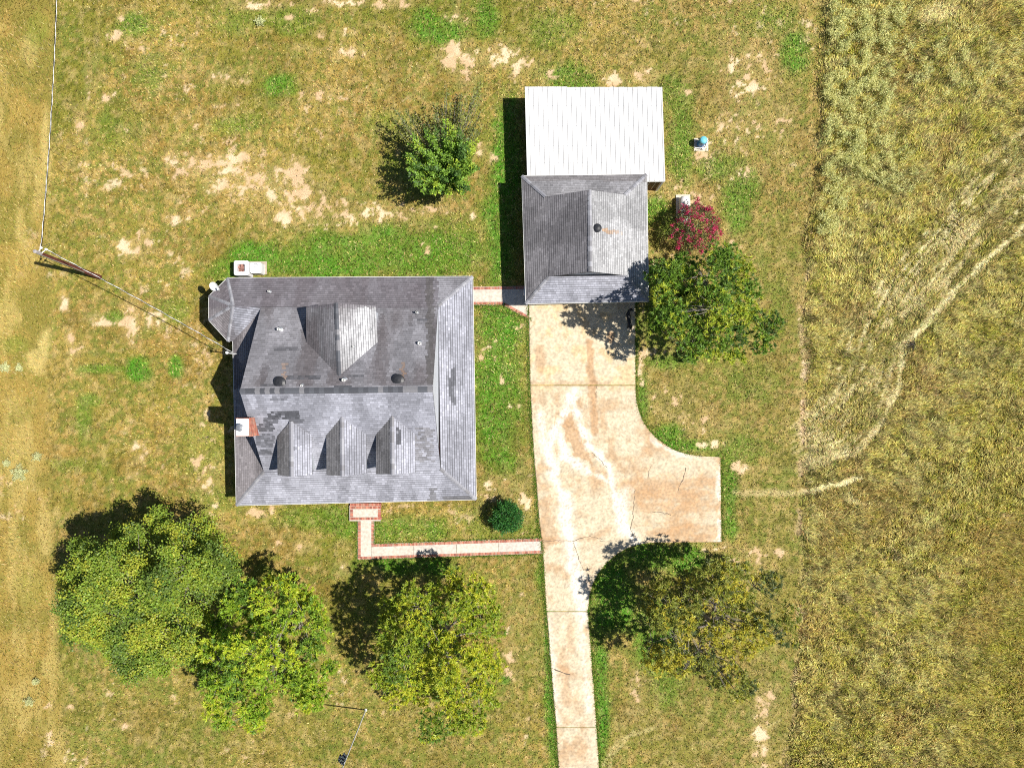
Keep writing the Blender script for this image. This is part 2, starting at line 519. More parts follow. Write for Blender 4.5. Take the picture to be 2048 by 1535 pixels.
lawn_edge_l = np.interp(GY, [-200, 0, 300, 500, 700, 900, 1100, 1300, 1700], [112, 112, 104, 92, 92, 96, 105, 120, 135]) + (n_mid - .5) * 40
edge_r = np.interp(GY, [-200, 0, 130, 250, 450, 700, 800, 1000, 1150, 1300, 1535, 1800], [1655, 1655, 1640, 1640, 1618, 1608, 1608, 1606, 1602, 1595, 1578, 1570])
edge_r = edge_r + (fbm(GX * 0, GY, 60, 77) - .5) * 26
pasture = sst(12, -12, GX - lawn_edge_l)
field = sst(-6, 6, GX - edge_r)
lawn = np.clip(1 - pasture - field, 0, 1)

green = blobs(GX, GY, GREEN, n_mid, soft=(1.3, 0.45), amp=0.55)
n_rag = fbm(GX, GY, 22, 341, 5, .72)
n_crumb = fbm(GX, GY, 11, 351, 3, .6)
bsoft = blobs(GX, GY, BARE, n_rag, soft=(1.75, 0.25), amp=.5)
bare = sst(.43, .55, bsoft * .63 + (n_rag - .5) * 1.0 + (n_crumb - .5) * 1.15)
bare = bare * sst(.12, .3, bsoft)
bare = np.maximum(bare, .7 * sst(.66, .74, n_rag) * sst(.5, .6, n_big) * (1 - green))


def col(*c): return np.array(c, np.float64)


def mix(a, b, t): return a * (1 - t[..., None]) + b * t[..., None]


STRAW, OLIVE, BROWN = col(.48, .335, .08), col(.27, .25, .036), col(.36, .225, .055)
LUSH, PALE = col(.095, .32, .018), col(.66, .50, .20)
c = mix(np.broadcast_to(OLIVE, GX.shape + (3,)), STRAW, sst(.36, .62, n_big * .55 + n_mid * .45))
c = mix(c, BROWN, .7 * sst(.5, .66, n_col))
east = sst(900, 1500, GX) * 0.3
c = mix(c, col(.44, .35, .12), east)
c = mix(c, col(.58, .38, .11), .6 * sst(300, 60, GX) * sst(500, 750, GY) * sst(1150, 900, GY))
c = mix(c, col(.31, .275, .06), .45 * sst(1150, 1400, GY) * sst(1100, 900, GX))
gsel = np.clip(green * (0.55 + 0.9 * n_sml), 0, 1)
c = mix(c, LUSH, np.clip(gsel, 0, 1) * .95)
n_spk = fbm(GX, GY, 9, 301, 3)
n_tuf = fbm(GX, GY, 5.5, 311, 2)
c = mix(c, PALE, .38 * sst(.56, .72, n_sml) * (1 - .7 * green))
c = mix(c, c * .40 + col(.015, .035, .0), .8 * sst(.52, .36, n_tuf) * (1 - .3 * green))
c = mix(c, PALE * .95, .4 * sst(.56, .72, n_spk) * (1 - .75 * green))
c = mix(c, col(.17, .25, .035), .5 * sst(.58, .44, n_spk) * sst(.40, .56, n_mid))
BARECOL = mix(np.broadcast_to(col(.53, .37, .21), GX.shape + (3,)), col(.66, .52, .33), sst(.4, .7, n_mid))
c = mix(c, col(.60, .44, .19), .45 * bsoft * (1 - green))
c = mix(c, col(.72, .54, .29), .6 * bare)
# left pasture
pc = mix(np.broadcast_to(col(.43, .31, .075), GX.shape + (3,)), col(.30, .25, .05), sst(.42, .62, n_mid))
pc = mix(pc, col(.56, .43, .135), .8 * sst(.5, .68, fbm(GX * 2.2, GY * .6, 70, 33)))
pc = mix(pc, col(.74, .59, .22), .8 * blobs(GX, GY, [(100, 690, 30, 50), (85, 720, 40, 30, .8), (95, 290, 14, 60, .6), (95, 1060, 20, 60, .6), (60, 100, 20, 40, .5)], n_mid, amp=.5))
pc = mix(pc, col(.27, .30, .045), .6 * blobs(GX, GY, [(75, 60, 26, 40), (30, 690, 30, 20), (60, 1180, 30, 40, .5)], n_mid, amp=.5))
# right hayfield
f1 = fbm(GX * .75 + GY * .5, GY * .55 - GX * .4, 40, 41)
f2 = fbm(GX, GY, 26, 45)
fc = mix(np.broadcast_to(col(.58, .53, .10), GX.shape + (3,)), col(.90, .76, .23), sst(.36, .6, f1 * .6 + f2 * .4))
fc = mix(fc, col(.88, .79, .34), .6 * sst(.52, .7, f2))
ax_, ay_ = GX * .86 + GY * .5, GY * .86 - GX * .5
fc = mix(fc, fc * .24, .9 * sst(.49, .37, fbm(ax_ * .55, ay_ * 1.3, 9, 321, 3)))  # dark gaps between clumps, shade put into the colour
fc = mix(fc, col(.92, .80, .36), .45 * sst(.56, .7, fbm(ax_ * .5, ay_ * 1.5, 10, 327, 3)))
fc = mix(fc, col(.50, .45, .06), .55 * sst(1800, 2040, GX) * sst(500, 1300, GY))
fc = mix(fc, col(.50, .32, .10), .4 * sst(.58, .7, n_col))
weedy = blobs(GX, GY, [(1720, 60, 90, 90), (1720, 180, 80, 90), (1690, 270, 60, 90), (1760, 330, 60, 60, .6), (1660, 420, 30, 60, .7), (1850, 120, 120, 90, .35), (1700, 0, 90, 60)], n_mid, amp=.7)
fc = mix(fc, col(.56, .62, .27), .7 * weedy * sst(.4, .6, n_sml))
TRACKS = [([(2070, 320), (1960, 440), (1890, 530), (1830, 610), (1770, 650)], 8, .8), ([(2070, 430), (1990, 505), (1930, 560), (1890, 600), (1840, 660), (1806, 690)], 9, 1), ([(1806, 690), (1790, 790), (1750, 860), (1700, 910), (1660, 925), (1600, 938)], 9, .75),
          ([(1780, 730), (1765, 800), (1730, 860), (1690, 890), (1620, 900)], 6, .6), ([(1720, 955), (1680, 968), (1600, 985), (1470, 985)], 8, .95), ([(1690, 905), (1640, 918), (1610, 925)], 9, .9),
          ([(1740, 780), (1690, 830), (1620, 850)], 5, .55), ([(1715, 770), (1670, 800), (1620, 845)], 5, .5), ([(1800, 600), (1760, 660), (1720, 720), (1660, 770)], 5, .4), ([(1960, 570), (1880, 610)], 6, .4), ([(2048, 255), (2000, 300), (1960, 330)], 7, .6), ([(2040, 350), (1990, 400)], 9, .7), ([(1850, 30), (1900, 25)], 22, .5),
          ([(1790, 690), (1775, 780), (1740, 850), (1690, 890), (1650, 905)], 5, .6), ([(1820, 640), (1770, 700), (1700, 790), (1640, 850)], 5, .5), ([(1760, 700), (1735, 790), (1690, 850), (1630, 880)], 5, .6), ([(1930, 520), (1850, 590), (1790, 640), (1700, 700)], 5, .5), ([(1720, 560), (1700, 640), (1660, 720), (1640, 800)], 5, .35), ([(1760, 520), (1745, 600), (1700, 680)], 5, .35),
          ([(1610, 935), (1540, 938), (1470, 932)], 6, .5), ([(1700, 985), (1690, 1000), (1740, 1010)], 5, .5)]
FA = [(1590, 935), (1690, 905), (1765, 840), (1800, 740), (1850, 640), (1950, 510), (2090, 370)]
FB = [(1590, 840), (1640, 800), (1680, 730), (1715, 640), (1770, 550), (1880, 430), (2020, 270)]
for q_i in range(15):
    t_ = (q_i + random.uniform(.1, .9)) / 15
    TRACKS.append(([(a[0] * (1 - t_) + b[0] * t_ + random.uniform(-8, 8), a[1] * (1 - t_) + b[1] * t_ + random.uniform(-8, 8)) for a, b in zip(FA, FB)], random.uniform(2.6, 4.4), random.uniform(.7, 1.0)))
track = np.zeros_like(GX)
n_brk = fbm(GX, GY, 60, 361, 2)
track_shade = np.zeros_like(GX)
for pts, w, s_ in TRACKS:
    w = w * 1.15
    d = seg_dist(GX, GY, pts) + (n_sml - .5) * 12
    track = np.maximum(track, s_ * sst(w, w * .3, d) * (.25 + .75 * sst(.36, .5, n_brk) if w < 7.4 else 1))
    track_shade = np.maximum(track_shade, s_ * sst(w * 2.4, w, d) * (d > w * .8))
fc = mix(fc, col(.98, .82, .44), np.clip(1.1 * track, 0, 1) * sst(.25, .5, n_fin + .18))
fc = mix(fc, col(.22, .20, .05), .6 * track_shade)  # shadow lines beside the tracks, painted into the field colour
c = c * lawn[..., None] + pc * pasture[..., None] + fc * field[..., None]
c = mix(c, col(.78, .62, .30), .6 * track * lawn)
windrow = sst(9, 3, np.abs(GX - edge_r + 2 + (n_sml - .5) * 14)) * sst(.3, .6, n_mid + .15)
c = mix(c, col(.60, .44, .24), .75 * windrow * sst(380, 560, GY) * sst(.46, .60, fbm(GX, GY, 24, 331)))
c = mix(c, c * .35, .7 * sst(7, 2, np.abs(GX - edge_r - 9 + (n_sml - .5) * 16)) * sst(.4, .55, fbm(GX, GY, 40, 335)))
COL = np.clip(c, 0.01, 0.9)
# mown arcs in the south lawn
arc = np.zeros_like(GX)
for pts in ([(1310, 1455), (1260, 1470), (1225, 1510), (1210, 1560)], [(1270, 1462), (1230, 1490), (1205, 1530)], [(1560, 1440), (1500, 1470)]):
    arc = np.maximum(arc, sst(5, 1.5, seg_dist(GX, GY, pts) + (n_sml - .5) * 8))
COL = mix(COL, col(.72, .60, .27), .5 * arc * lawn)
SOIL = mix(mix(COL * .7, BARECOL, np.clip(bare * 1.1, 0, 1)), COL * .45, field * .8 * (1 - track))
edge_green = np.zeros_like(GX)


def samp(arr, px, py):
    j = np.clip(((px - MX0) / CELL + .5).astype(int), 0, MW - 1)
    i = np.clip(((py - MY0) / CELL + .5).astype(int), 0, MH - 1)
    return arr[i, j]


# ------------------------------------------------------------------ ground sheet
gx = np.concatenate([[-14000, -6000, -2500, -1000, -500], np.arange(-190, 2240, 4.0), [2500, 3000, 4500, 8000, 16000]])
gy = np.concatenate([[-14000, -6000, -2500, -1000, -500], np.arange(-190, 1730, 4.0), [2000, 2600, 4500, 8000, 16000]])
VX, VY = np.meshgrid(gx, gy)
gz = (samp(n_mid, VX, VY) - .5) * .06 + samp(field, VX, VY) * (samp(f2, VX, VY) - .5) * .22
gz = np.where(samp(hard | bld, VX, VY), 0, gz)
hardsoft = (samp(hard, VX - 6, VY) | samp(hard, VX + 6, VY) | samp(hard, VX, VY - 6) | samp(hard, VX, VY + 6))
gz = np.where(hardsoft, np.minimum(gz, 0), gz)
inside = (VX > -190) & (VX < 2236) & (VY > -190) & (VY < 1726)
gz = np.where(inside, gz, 0)
verts = np.stack([(VX - NX) / S, (NY - VY) / S, gz], -1).reshape(-1, 3)
nyv, nxv = VX.shape
idx = np.arange(nyv * nxv).reshape(nyv, nxv)
quads = np.stack([idx[1:, :-1], idx[1:, 1:], idx[:-1, 1:], idx[:-1, :-1]], -1).reshape(-1, 4)
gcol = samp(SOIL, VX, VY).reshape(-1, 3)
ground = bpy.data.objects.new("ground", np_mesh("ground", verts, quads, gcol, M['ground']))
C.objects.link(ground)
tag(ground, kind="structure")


def ground_z(px, py):
    """height of the ground sheet, nearest sheet vertex"""
    j = np.clip(np.round((px + 190) / 4.0).astype(int) + 5, 0, nxv - 1)
    i = np.clip(np.round((py + 190) / 4.0).astype(int) + 5, 0, nyv - 1)
    return gz[i, j]


# ------------------------------------------------------------------ grass: one narrow face per blade or tuft
def blades(name, n, region, length, width, lean, kind_az, colour_jit, keep, cmul=1.0, box=(-60, 2110, -60, 1600)):
    px = RNG.uniform(box[0], box[1], n)
    py = RNG.uniform(box[2], box[3], n)
    k = (samp(region, px, py) > RNG.uniform(0, 1, n)) & ~samp(hard | bld, px, py)
    k &= RNG.uniform(0, 1, n) < keep(px, py)
    px, py = px[k], py[k]
    n = len(px)
    L = length(px, py) * RNG.uniform(.6, 1.35, n)
    W = width(px, py) * RNG.uniform(.6, 1.4, n)
    az = kind_az(px, py, n)
    ln = lean(px, py) + RNG.normal(0, .22, n)
    ln = np.clip(ln, .15, 1.45)
    bx, by = (px - NX) / S, (NY - py) / S
    bz = ground_z(px, py) - .01
    dx, dy = np.cos(az), np.sin(az)
    wa = az + PI / 2 + RNG.normal(0, .5, n)
    wx, wy = np.cos(wa) * W / 2, np.sin(wa) * W / 2
    v = np.empty((n, 3, 3))
    v[:, 0] = np.stack([bx - wx, by - wy, bz], -1)
    v[:, 1] = np.stack([bx + wx, by + wy, bz], -1)
    v[:, 2] = np.stack([bx + dx * L * np.sin(ln), by + dy * L * np.sin(ln), bz + L * np.cos(ln)], -1)
    cc = samp(COL, px, py)
    j = RNG.normal(1, colour_jit, (n, 1)) * (1 + RNG.normal(0, .07, (n, 3)))
    hue = RNG.normal(0, .30, (n, 1))
    cc = np.where(hue > 0, cc * (1 - hue) + np.array([.62, .45, .15]) * hue, cc * (1 + hue) - np.array([.13, .22, .022]) * hue)
    dry = (RNG.uniform(0, 1, n) < .10)[:, None]
    cc = np.where(dry, cc * .4 + np.array([.76, .60, .28]) * .55, cc)
    nb_ = samp(bare, px, py)[:, None]
    cc = cc * (1 - nb_ * .8) + np.array([.66, .50, .27]) * nb_ * .8
    dk = (RNG.uniform(0, 1, n) < .15 * (1 - samp(bsoft, px, py)))[:, None]
    cc = np.where(dk, cc * .40, cc)  # scattered dark blades, shadow speckle put into the blade colour
    cc = np.clip(cc * j * cmul, .008, .85)
    cols = np.repeat(cc[:, None, :], 3, 1).reshape(-1, 3)
    me = np_mesh(name, v.reshape(-1, 3), np.arange(n * 3).reshape(-1, 3), cols, M['grass'])
    o = bpy.data.objects.new(name, me)
    C.objects.link(o)
    return tag(o, kind="stuff")


def az_random(px, py, n): return RNG.uniform(0, 2 * PI, n)


az_field = fbm(GX, GY, 120, 61, 2)


def az_combed(px, py, n):
    a = 1.0 + (samp(az_field, px, py) - .5) * 4.0
    return a + RNG.normal(0, .8, n)


def az_mown(px, py, n):
    a = 1.2 + (samp(n_big, px, py) - .5) * 6
    return a + RNG.normal(0, 1.1, n)


one = lambda v: (lambda px, py: np.full(len(px), v))
g_of = lambda px, py: samp(green, px, py)
b_of = lambda px, py: samp(bare, px, py)
lg = blades("lawn_grass", 620000, lawn, lambda px, py: .145 + .05 * g_of(px, py), lambda px, py: .068 + .01 * g_of(px, py), one(1.0), az_mown, .30,
            lambda px, py: np.clip(1.0 - .93 * b_of(px, py), 0.0, 1) * np.clip(.45 + .8 * samp(n_fin, px, py) + .35 * g_of(px, py), 0, 1))
lg["label"] = "short patchy lawn grass, green and straw coloured, around the house"
fg = blades("field_grass", 440000, field, lambda px, py: .27 + .14 * samp(f2, px, py) - .17 * samp(track, px, py), one(.07), lambda px, py: .95 + .4 * samp(track, px, py), az_combed, .26,
            lambda px, py: np.clip(.25 + 1.1 * samp(f2, px, py), 0, 1), box=(1540, 2110, -60, 1600))
fg["label"] = "tall uncut hay grass of the field on the right"
pg = blades("pasture_grass", 60000, pasture, one(.22), one(.055), one(1.1), az_combed, .15, one(.9), box=(-60, 190, -60, 1600))
pg["label"] = "yellow pasture grass along the left edge"


# green fringe that overhangs the drive and path edges
def fringe():
    ys = RNG.uniform(600, 1600, 16000)
    sd = RNG.uniform(0, 1, 16000) < .5
    off = np.abs(RNG.normal(0, 3.2, 16000)) - .6
    px = np.where(sd, xw(ys) - off, xe(ys) + off)
    k = (ys < 912) | (ys > 1086) | sd | (np.abs(ys - 1000) < 86)
    px, ys = px[k], ys[k]
    d = []
    for w in (WALKS[0], WALKS[1][2:]):
        for (x0, y0), (x1, y1) in zip(w, w[1:] + w[:1]):
            n = int(math.hypot(x1 - x0, y1 - y0) * 5)
            t = RNG.uniform(0, 1, n)
            nx_, ny_ = (y1 - y0), -(x1 - x0)
            q = math.hypot(nx_, ny_)
            o_ = np.abs(RNG.normal(0, 1.6, n)) + .3
            d.append(np.stack([x0 + (x1 - x0) * t + nx_ / q * o_, y0 + (y1 - y0) * t + ny_ / q * o_], -1))
    d = np.concatenate(d)
    px, ys = np.concatenate([px, d[:, 0]]), np.concatenate([ys, d[:, 1]])
    n = len(px)
    L, W = RNG.uniform(.06, .15, n), RNG.uniform(.02, .05, n)
    az = RNG.uniform(0, 2 * PI, n)
    bx, by = (px - NX) / S, (NY - ys) / S
    ln = np.clip(RNG.normal(.95, .3, n), .1, 1.4)
    v = np.empty((n, 3, 3))
    v[:, 0] = np.stack([bx - np.sin(az) * W / 2, by + np.cos(az) * W / 2, np.full(n, -.01)], -1)
    v[:, 1] = np.stack([bx + np.sin(az) * W / 2, by - np.cos(az) * W / 2, np.full(n, -.01)], -1)
    v[:, 2] = np.stack([bx + np.cos(az) * L * np.sin(ln), by + np.sin(az) * L * np.sin(ln), .06 + L * np.cos(ln)], -1)
    cc = np.where(RNG.uniform(0, 1, (n, 1)) < .72, np.array([[.12, .28, .03]]), np.array([[.58, .44, .15]])) * RNG.normal(1, .2, (n, 1))
    me = np_mesh("edge_grass", v.reshape(-1, 3), np.arange(n * 3).reshape(-1, 3), np.repeat(np.clip(cc, .01, .8)[:, None], 3, 1).reshape(-1, 3), M['grass'])
    o = bpy.data.objects.new("edge_grass", me)
    C.objects.link(o)
    tag(o, kind="stuff")


fringe()

# ------------------------------------------------------------------ driveway: cast concrete slabs with joints
drive = thing("driveway", (0, 0, 0), None, None, kind="structure")


def concrete_colour(px, py):
    nb = fbm(px, py, 60, 101)
    ns = fbm(px, py, 18, 105)
    nf = fbm(px, py, 6, 109, 3)
    ck = lambda *a: np.array(a)
    base = np.broadcast_to(ck(.56, .475, .335), px.shape + (3,))
    cc = mix(base, ck(.45, .295, .165), .85 * sst(.44, .68, nb * .55 + ns * .45) * sst(760, 800, py))
    cc = mix(cc, ck(.56, .40, .20), .6 * sst(.48, .66, ns) * sst(800, 760, py))
    streak = fbm(px * .35, py * 2.4, 40, 121)
    wx_, wy_ = px + (nb - .5) * 120, py + (ns - .5) * 60
    cc = mix(cc, ck(.44, .265, .135), .75 * sst(.42, .64, streak * .7 + nf * .3) * sst(1215, 1310, wx_) * sst(880, 970, wy_))
    B = ck(.43, .255, .13)
    for poly, w in (([(1137, 812), (1128, 866), (1150, 905), (1190, 930), (1168, 885)], .9), ([(1072, 1000), (1100, 985), (1118, 1090), (1080, 1100)], .55), ([(1105, 880), (1122, 800), (1118, 920)], .5), ([(1156, 1150), (1178, 1160), (1176, 1178), (1158, 1172)], .8)):
        q = in_poly(px + (ns - .5) * 34 + (nf - .5) * 14, py + (nb - .5) * 30 + (nf - .5) * 14, poly)
        cc = mix(cc, B, w * .8 * q)
    for pts, w, s_ in (([(1178, 685), (1180, 730), (1184, 765), (1190, 860)], 9, .8), ([(1078, 700), (1082, 740)], 14, .6), ([(1220, 672), (1221, 678)], 9, .75), ([(1240, 755), (1262, 755)], 6, .5), ([(1062, 767), (1268, 766)], 5, .45), ([(1125, 1300), (1135, 1400)], 12, .5), ([(1100, 1080), (1190, 1075), (1215, 1060)], 8, .5), ([(1115, 1330), (1150, 1350)], 6, .6), ([(1140, 1240), (1142, 1300)], 7, .4), ([(1300, 1068), (1380, 1052), (1440, 1058)], 9, .5)):
        d = seg_dist(px, py, pts) + (ns - .5) * 22
        cc = mix(cc, B, s_ * sst(w, w * .3, d))
    Wt = ck(.74, .69, .60)
    for pts, w, s_ in (([(1150, 785), (1112, 860), (1096, 900), (1112, 960), (1130, 1005)], 12, .9), ([(1130, 1000), (1136, 1060), (1145, 1120), (1160, 1180), (1165, 1225)], 19, .95), ([(1145, 790), (1158, 840), (1178, 890), (1215, 930), (1222, 965)], 10, .95), ([(1118, 872), (1130, 910), (1150, 925), (1195, 950), (1215, 960)], 11, .9),
                       ([(1222, 960), (1230, 1000), (1252, 1060), (1275, 1085)], 13, .8), ([(1250, 985), (1250, 1060)], 16, .6), ([(1080, 830), (1090, 900)], 10, .6), ([(1438, 915), (1440, 1080)], 5, .7), ([(1300, 880), (1380, 915)], 6, .6), ([(1100, 1240), (1110, 1440)], 10, .5), ([(1160, 1240), (1178, 1420)], 9, .5)):
        d = seg_dist(px, py, pts) + (ns - .5) * 22 + (nf - .5) * 10
        cc = mix(cc, Wt, .85 * s_ * sst(w * 1.25, w * .1, d))
    cc = cc * (0.74 + .5 * nf)[..., None]
    spk = sst(.74, .82, vnoise(px / 1.7, py / 1.7, 131))
    cc = mix(cc, ck(.36, .27, .19), .5 * spk * sst(770, 800, py))
    return np.clip(cc, .05, .85)


def slab(rows, nx=None):
    rows = np.array(rows, float)
    xl, xr = xw(rows), xe(rows)
    n = nx or int(max(xr - xl) / 2.6)
    T = np.linspace(0, 1, n + 1)
    QX = xl[:, None] + (xr - xl)[:, None] * T[None]
    QX[:, 0] += (fbm(rows, rows * 0, 9, 141) - .5) * 3
    QX[:, -1] += (fbm(rows, rows * 0 + 50, 9, 145) - .5) * 3
    QY = np.repeat(rows[:, None], n + 1, 1)
    Z = .045
    k = (1 - Z / H) / S
    top = np.stack([(QX - NX) * k, (NY - QY) * k, np.full_like(QX, Z)], -1)
    m_, n_ = QX.shape
    ii = np.arange(m_ * n_).reshape(m_, n_)
    q = np.stack([ii[1:, :-1], ii[1:, 1:], ii[:-1, 1:], ii[:-1, :-1]], -1).reshape(-1, 4)
    loop = np.concatenate([ii[0, :], ii[1:, -1], ii[-1, -2::-1], ii[-2:0:-1, 0]])
    tv = top.reshape(-1, 3)
    low = tv[loop].copy()
    low[:, 2] = -.10
    b = len(tv)
    kk = len(loop)
    a = np.arange(kk)
    sk = np.stack([loop[a], loop[(a + 1) % kk], b + (a + 1) % kk, b + a], -1)
    cc = concrete_colour(QX, QY).reshape(-1, 3)
    o = bpy.data.objects.new("concrete_slab", np_mesh("concrete_slab", np.concatenate([tv, low]), np.concatenate([q, sk]), np.concatenate([cc, cc[loop]]), M['concrete']))
    C.objects.link(o)
    o.parent = drive
    return o


dense = lambda a, b, s=2.6: list(np.arange(a, b, s)) + [b]
slab(dense(590, 769.4))
slab(dense(770.8, 906) + dense(907, 916.5, .75)[1:] + dense(918, 1081) + dense(1082, 1086, .5)[1:] + dense(1087, 1221.3), 150)
slab(dense(1222.8, 1452.6))
slab(dense(1454, 1735))


def ribbon(name, pts, w, z, mat, parent=None, jit=1.2, step=4):
    m = MB()
    q = []
    for (x0, y0), (x1, y1) in zip(pts[:-1], pts[1:]):
        n = max(2, int(math.hypot(x1 - x0, y1 - y0) / step))
        q += [(x0 + (x1 - x0) * i / n + random.uniform(-jit, jit), y0 + (y1 - y0) * i / n + random.uniform(-jit, jit)) for i in range(n)]
    q.append(pts[-1])
    L, R_ = [], []
    for i, p in enumerate(q):
        a, b = q[max(0, i - 1)], q[min(len(q) - 1, i + 1)]
        dx, dy = b[0] - a[0], b[1] - a[1]
        d = math.hypot(dx, dy) or 1
        ww = w * random.uniform(.35, 1.3)
        L.append(P(p[0] - dy / d * ww, p[1] + dx / d * ww, z))
        R_.append(P(p[0] + dy / d * ww, p[1] - dx / d * ww, z))
    n = len(q)
    m.add(L + R_, [(i, i + 1, n + i + 1, n + i) for i in range(n - 1)])
    return m.build(name, mat, parent)


for pts, w in (([(1086, 1080), (1105, 1081), (1125, 1080), (1148, 1082), (1160, 1075), (1180, 1072), (1205, 1078)], .55), ([(1146, 1082), (1152, 1100), (1160, 1125), (1168, 1140)], .5), ([(1372, 935), (1366, 960), (1358, 972), (1356, 985)], .7), ([(1302, 930), (1296, 950), (1296, 965)], .5), ([(1270, 975), (1268, 1005), (1266, 1035), (1260, 1055), (1268, 1075)], .55),
               ([(1185, 905), (1200, 920), (1215, 935)], .5), ([(1305, 1024), (1325, 1024), (1342, 1030)], .5), ([(1105, 1336), (1120, 1342), (1140, 1348)], 1.1), ([(1194, 770), (1192, 795)], .4), ([(1200, 1082), (1240, 1080)], .3)):
    ribbon("crack", pts, w, .0495, M['crack'], drive)

# ------------------------------------------------------------------ brick-edged paths
BRICK_COLS = [(.42, .15, .10), (.36, .12, .085), (.46, .19, .13), (.31, .11, .085), (.48, .24, .17), (.40, .17, .12), (.34, .20, .15)]


def brick_row(m, p0, p1, width, z0, z1, pitch=.098):
    """bricks standing side by side along p0 -> p1 (metres), each crossing the band"""
    p0, p1 = Vector(p0[:2]), Vector(p1[:2])
    d = p1 - p0
    n = max(1, int(d.length / pitch))
    a = math.atan2(d.y, d.x)
    for i in range(n):
        q = p0 + d * ((i + .5) / n)
        h = random.uniform(-.006, .006)
        cb = random.choice(BRICK_COLS)
        g = random.uniform(.8, 1.2)
        m.box((q.x, q.y, (z0 + z1 + h) / 2), (d.length / n - .012, width - random.uniform(.005, .015), z1 - z0 + h), a + random.uniform(-.02, .02), col=tuple(min(.8, c_ * g) for c_ in cb))


def g2(x, y): return P(x, y, 0.05)


def concrete_piece(name, poly, z1, parent, cc=(.56, .50, .42), z0=-.08):
    pts = [g2(*p) for p in poly]
    area = sum(pts[i].x * pts[(i + 1) % len(pts)].y - pts[(i + 1) % len(pts)].x * pts[i].y for i in range(len(pts)))
    if area < 0:
        pts.reverse()
    m = MB()
    m.prism(pts, z0, z1, cc)
    return m.build(name, M['concrete'], parent, colors=True)


BW = 5.6   # band width in photo pixels (a brick length)
bw = BW / S
fw = thing("front_path", P(732, 1100), None, None, kind="structure")
concrete_piece("concrete_slab", [(721.5, 1041), (742.5, 1041), (742.5, 1112), (721.5, 1112.5)], .05, fw)
for i in range(4):
    xa, xb = 743.0 + i * 85, 743.0 + i * 85 + 84.2
    t = lambda x: 1093.2 - (x - 748) * .0342
    u = lambda x: 1112.0 - (x - 748) * .0342
    concrete_piece("concrete_slab", [(xa, t(xa)), (xb, t(xb)), (xb, u(xb)), (xa, u(xa))], .05, fw, (.56 - .02 * (i % 2), .50 - .02 * (i % 2), .42))
m = MB()
brick_row(m, g2(718.7, 1041), g2(718.7, 1117.6), bw, -.08, .055)
brick_row(m, g2(745.4, 1041), g2(745.4, 1092.5), bw, -.08, .055)
brick_row(m, g2(748.5, 1090.3), g2(1083, 1078.9), bw, -.08, .055)
brick_row(m, g2(722, 1115.2), g2(1085, 1102.8), bw, -.08, .055)
tag(m.build("brick_edging", M['brick'], fw, colors=True), kind="stuff")
m = MB()
for a, b in (((718.7, 1040), (718.7, 1118)), ((745.4, 1040), (745.4, 1093)), ((748.5, 1090.3), (1083, 1078.9)), ((720, 1115.2), (1085, 1102.8))):
    A, B = g2(*a), g2(*b)
    d = B - A
    m.box(((A + B) / 2)[:2] + (-.02,), (d.length, bw + .03, .13), math.atan2(d.y, d.x))
m.build("mortar_bed", M['mortar'], fw)

bp_ = thing("side_path", P(1000, 590), None, None, kind="structure")
concrete_piece("concrete_slab", [(930, 580), (1003.3, 579), (1003.3, 603), (930, 603.4)], .05, bp_)
concrete_piece("concrete_slab", [(1003.8, 579), (1055.5, 578), (1055.5, 630), (1016, 608.5), (1003.8, 603)], .05, bp_)
m = MB()
brick_row(m, g2(930, 576.9), g2(1064, 574.8), bw, -.08, .055)
brick_row(m, g2(930, 606.5), g2(1006, 606.2), bw, -.08, .055)
brick_row(m, g2(1010, 608.3), g2(1056, 634.2), bw, -.08, .055)
tag(m.build("brick_edging", M['brick'], bp_, colors=True), kind="stuff")
m = MB()
for a, b in (((930, 576.9), (1064, 574.8)), ((930, 606.5), (1007, 606.2)), ((1010, 608.3), (1056, 634.2))):
    A, B = g2(*a), g2(*b)
    d = B - A
    m.box(((A + B) / 2)[:2] + (-.02,), (d.length, bw + .03, .13), math.atan2(d.y, d.x))
m.build("mortar_bed", M['mortar'], bp_)

st = thing("front_steps", P(731, 1022), "red brick front steps with a pale concrete tread, at the south eave of the house", "steps")


def zp(x, y, z): return P(x, y, z)


m = MB()
zt = .20
pts = [zp(706.5, 1017.5, zt), zp(755, 1017.5, zt), zp(755, 1033.5, zt), zp(706.5, 1033.5, zt)]
m.prism([pts[3], pts[2], pts[1], pts[0]], -.05, zt, (.56, .51, .43))
m.build("concrete_tread", M['concrete'], st, colors=True)
m = MB()
for rr in range(2):
    brick_row(m, zp(700, 1014.8 - rr * 5.6, zt), zp(762, 1014.2 - rr * 5.6, zt), .175, -.05, zt + .012)
brick_row(m, zp(700, 1036.6, zt), zp(763, 1036.2, zt), .175, -.05, zt + .012)
brick_row(m, zp(703.2, 1018, zt), zp(703.2, 1033.5, zt), .175, -.05, zt + .012, .075)
brick_row(m, zp(758.6, 1018, zt), zp(758.6, 1033.5, zt), .175, -.05, zt + .012, .075)
for rr in range(4):
    brick_row(m, zp(698, 1003 - rr * 5.6, .38), zp(764, 1002.5 - rr * 5.6, .38), .175, -.05, .38)
tag(m.build("bricks", M['brick'], st, colors=True), kind="stuff")
m = MB()
m.box(zp(731, 1025, 0)[:2] + (.06,), (2.06, 1.03, .24))
m.build("mortar_core", M['mortar'], st)

# ------------------------------------------------------------------ shingled roofs
SH_E, SH_W = .150, .21


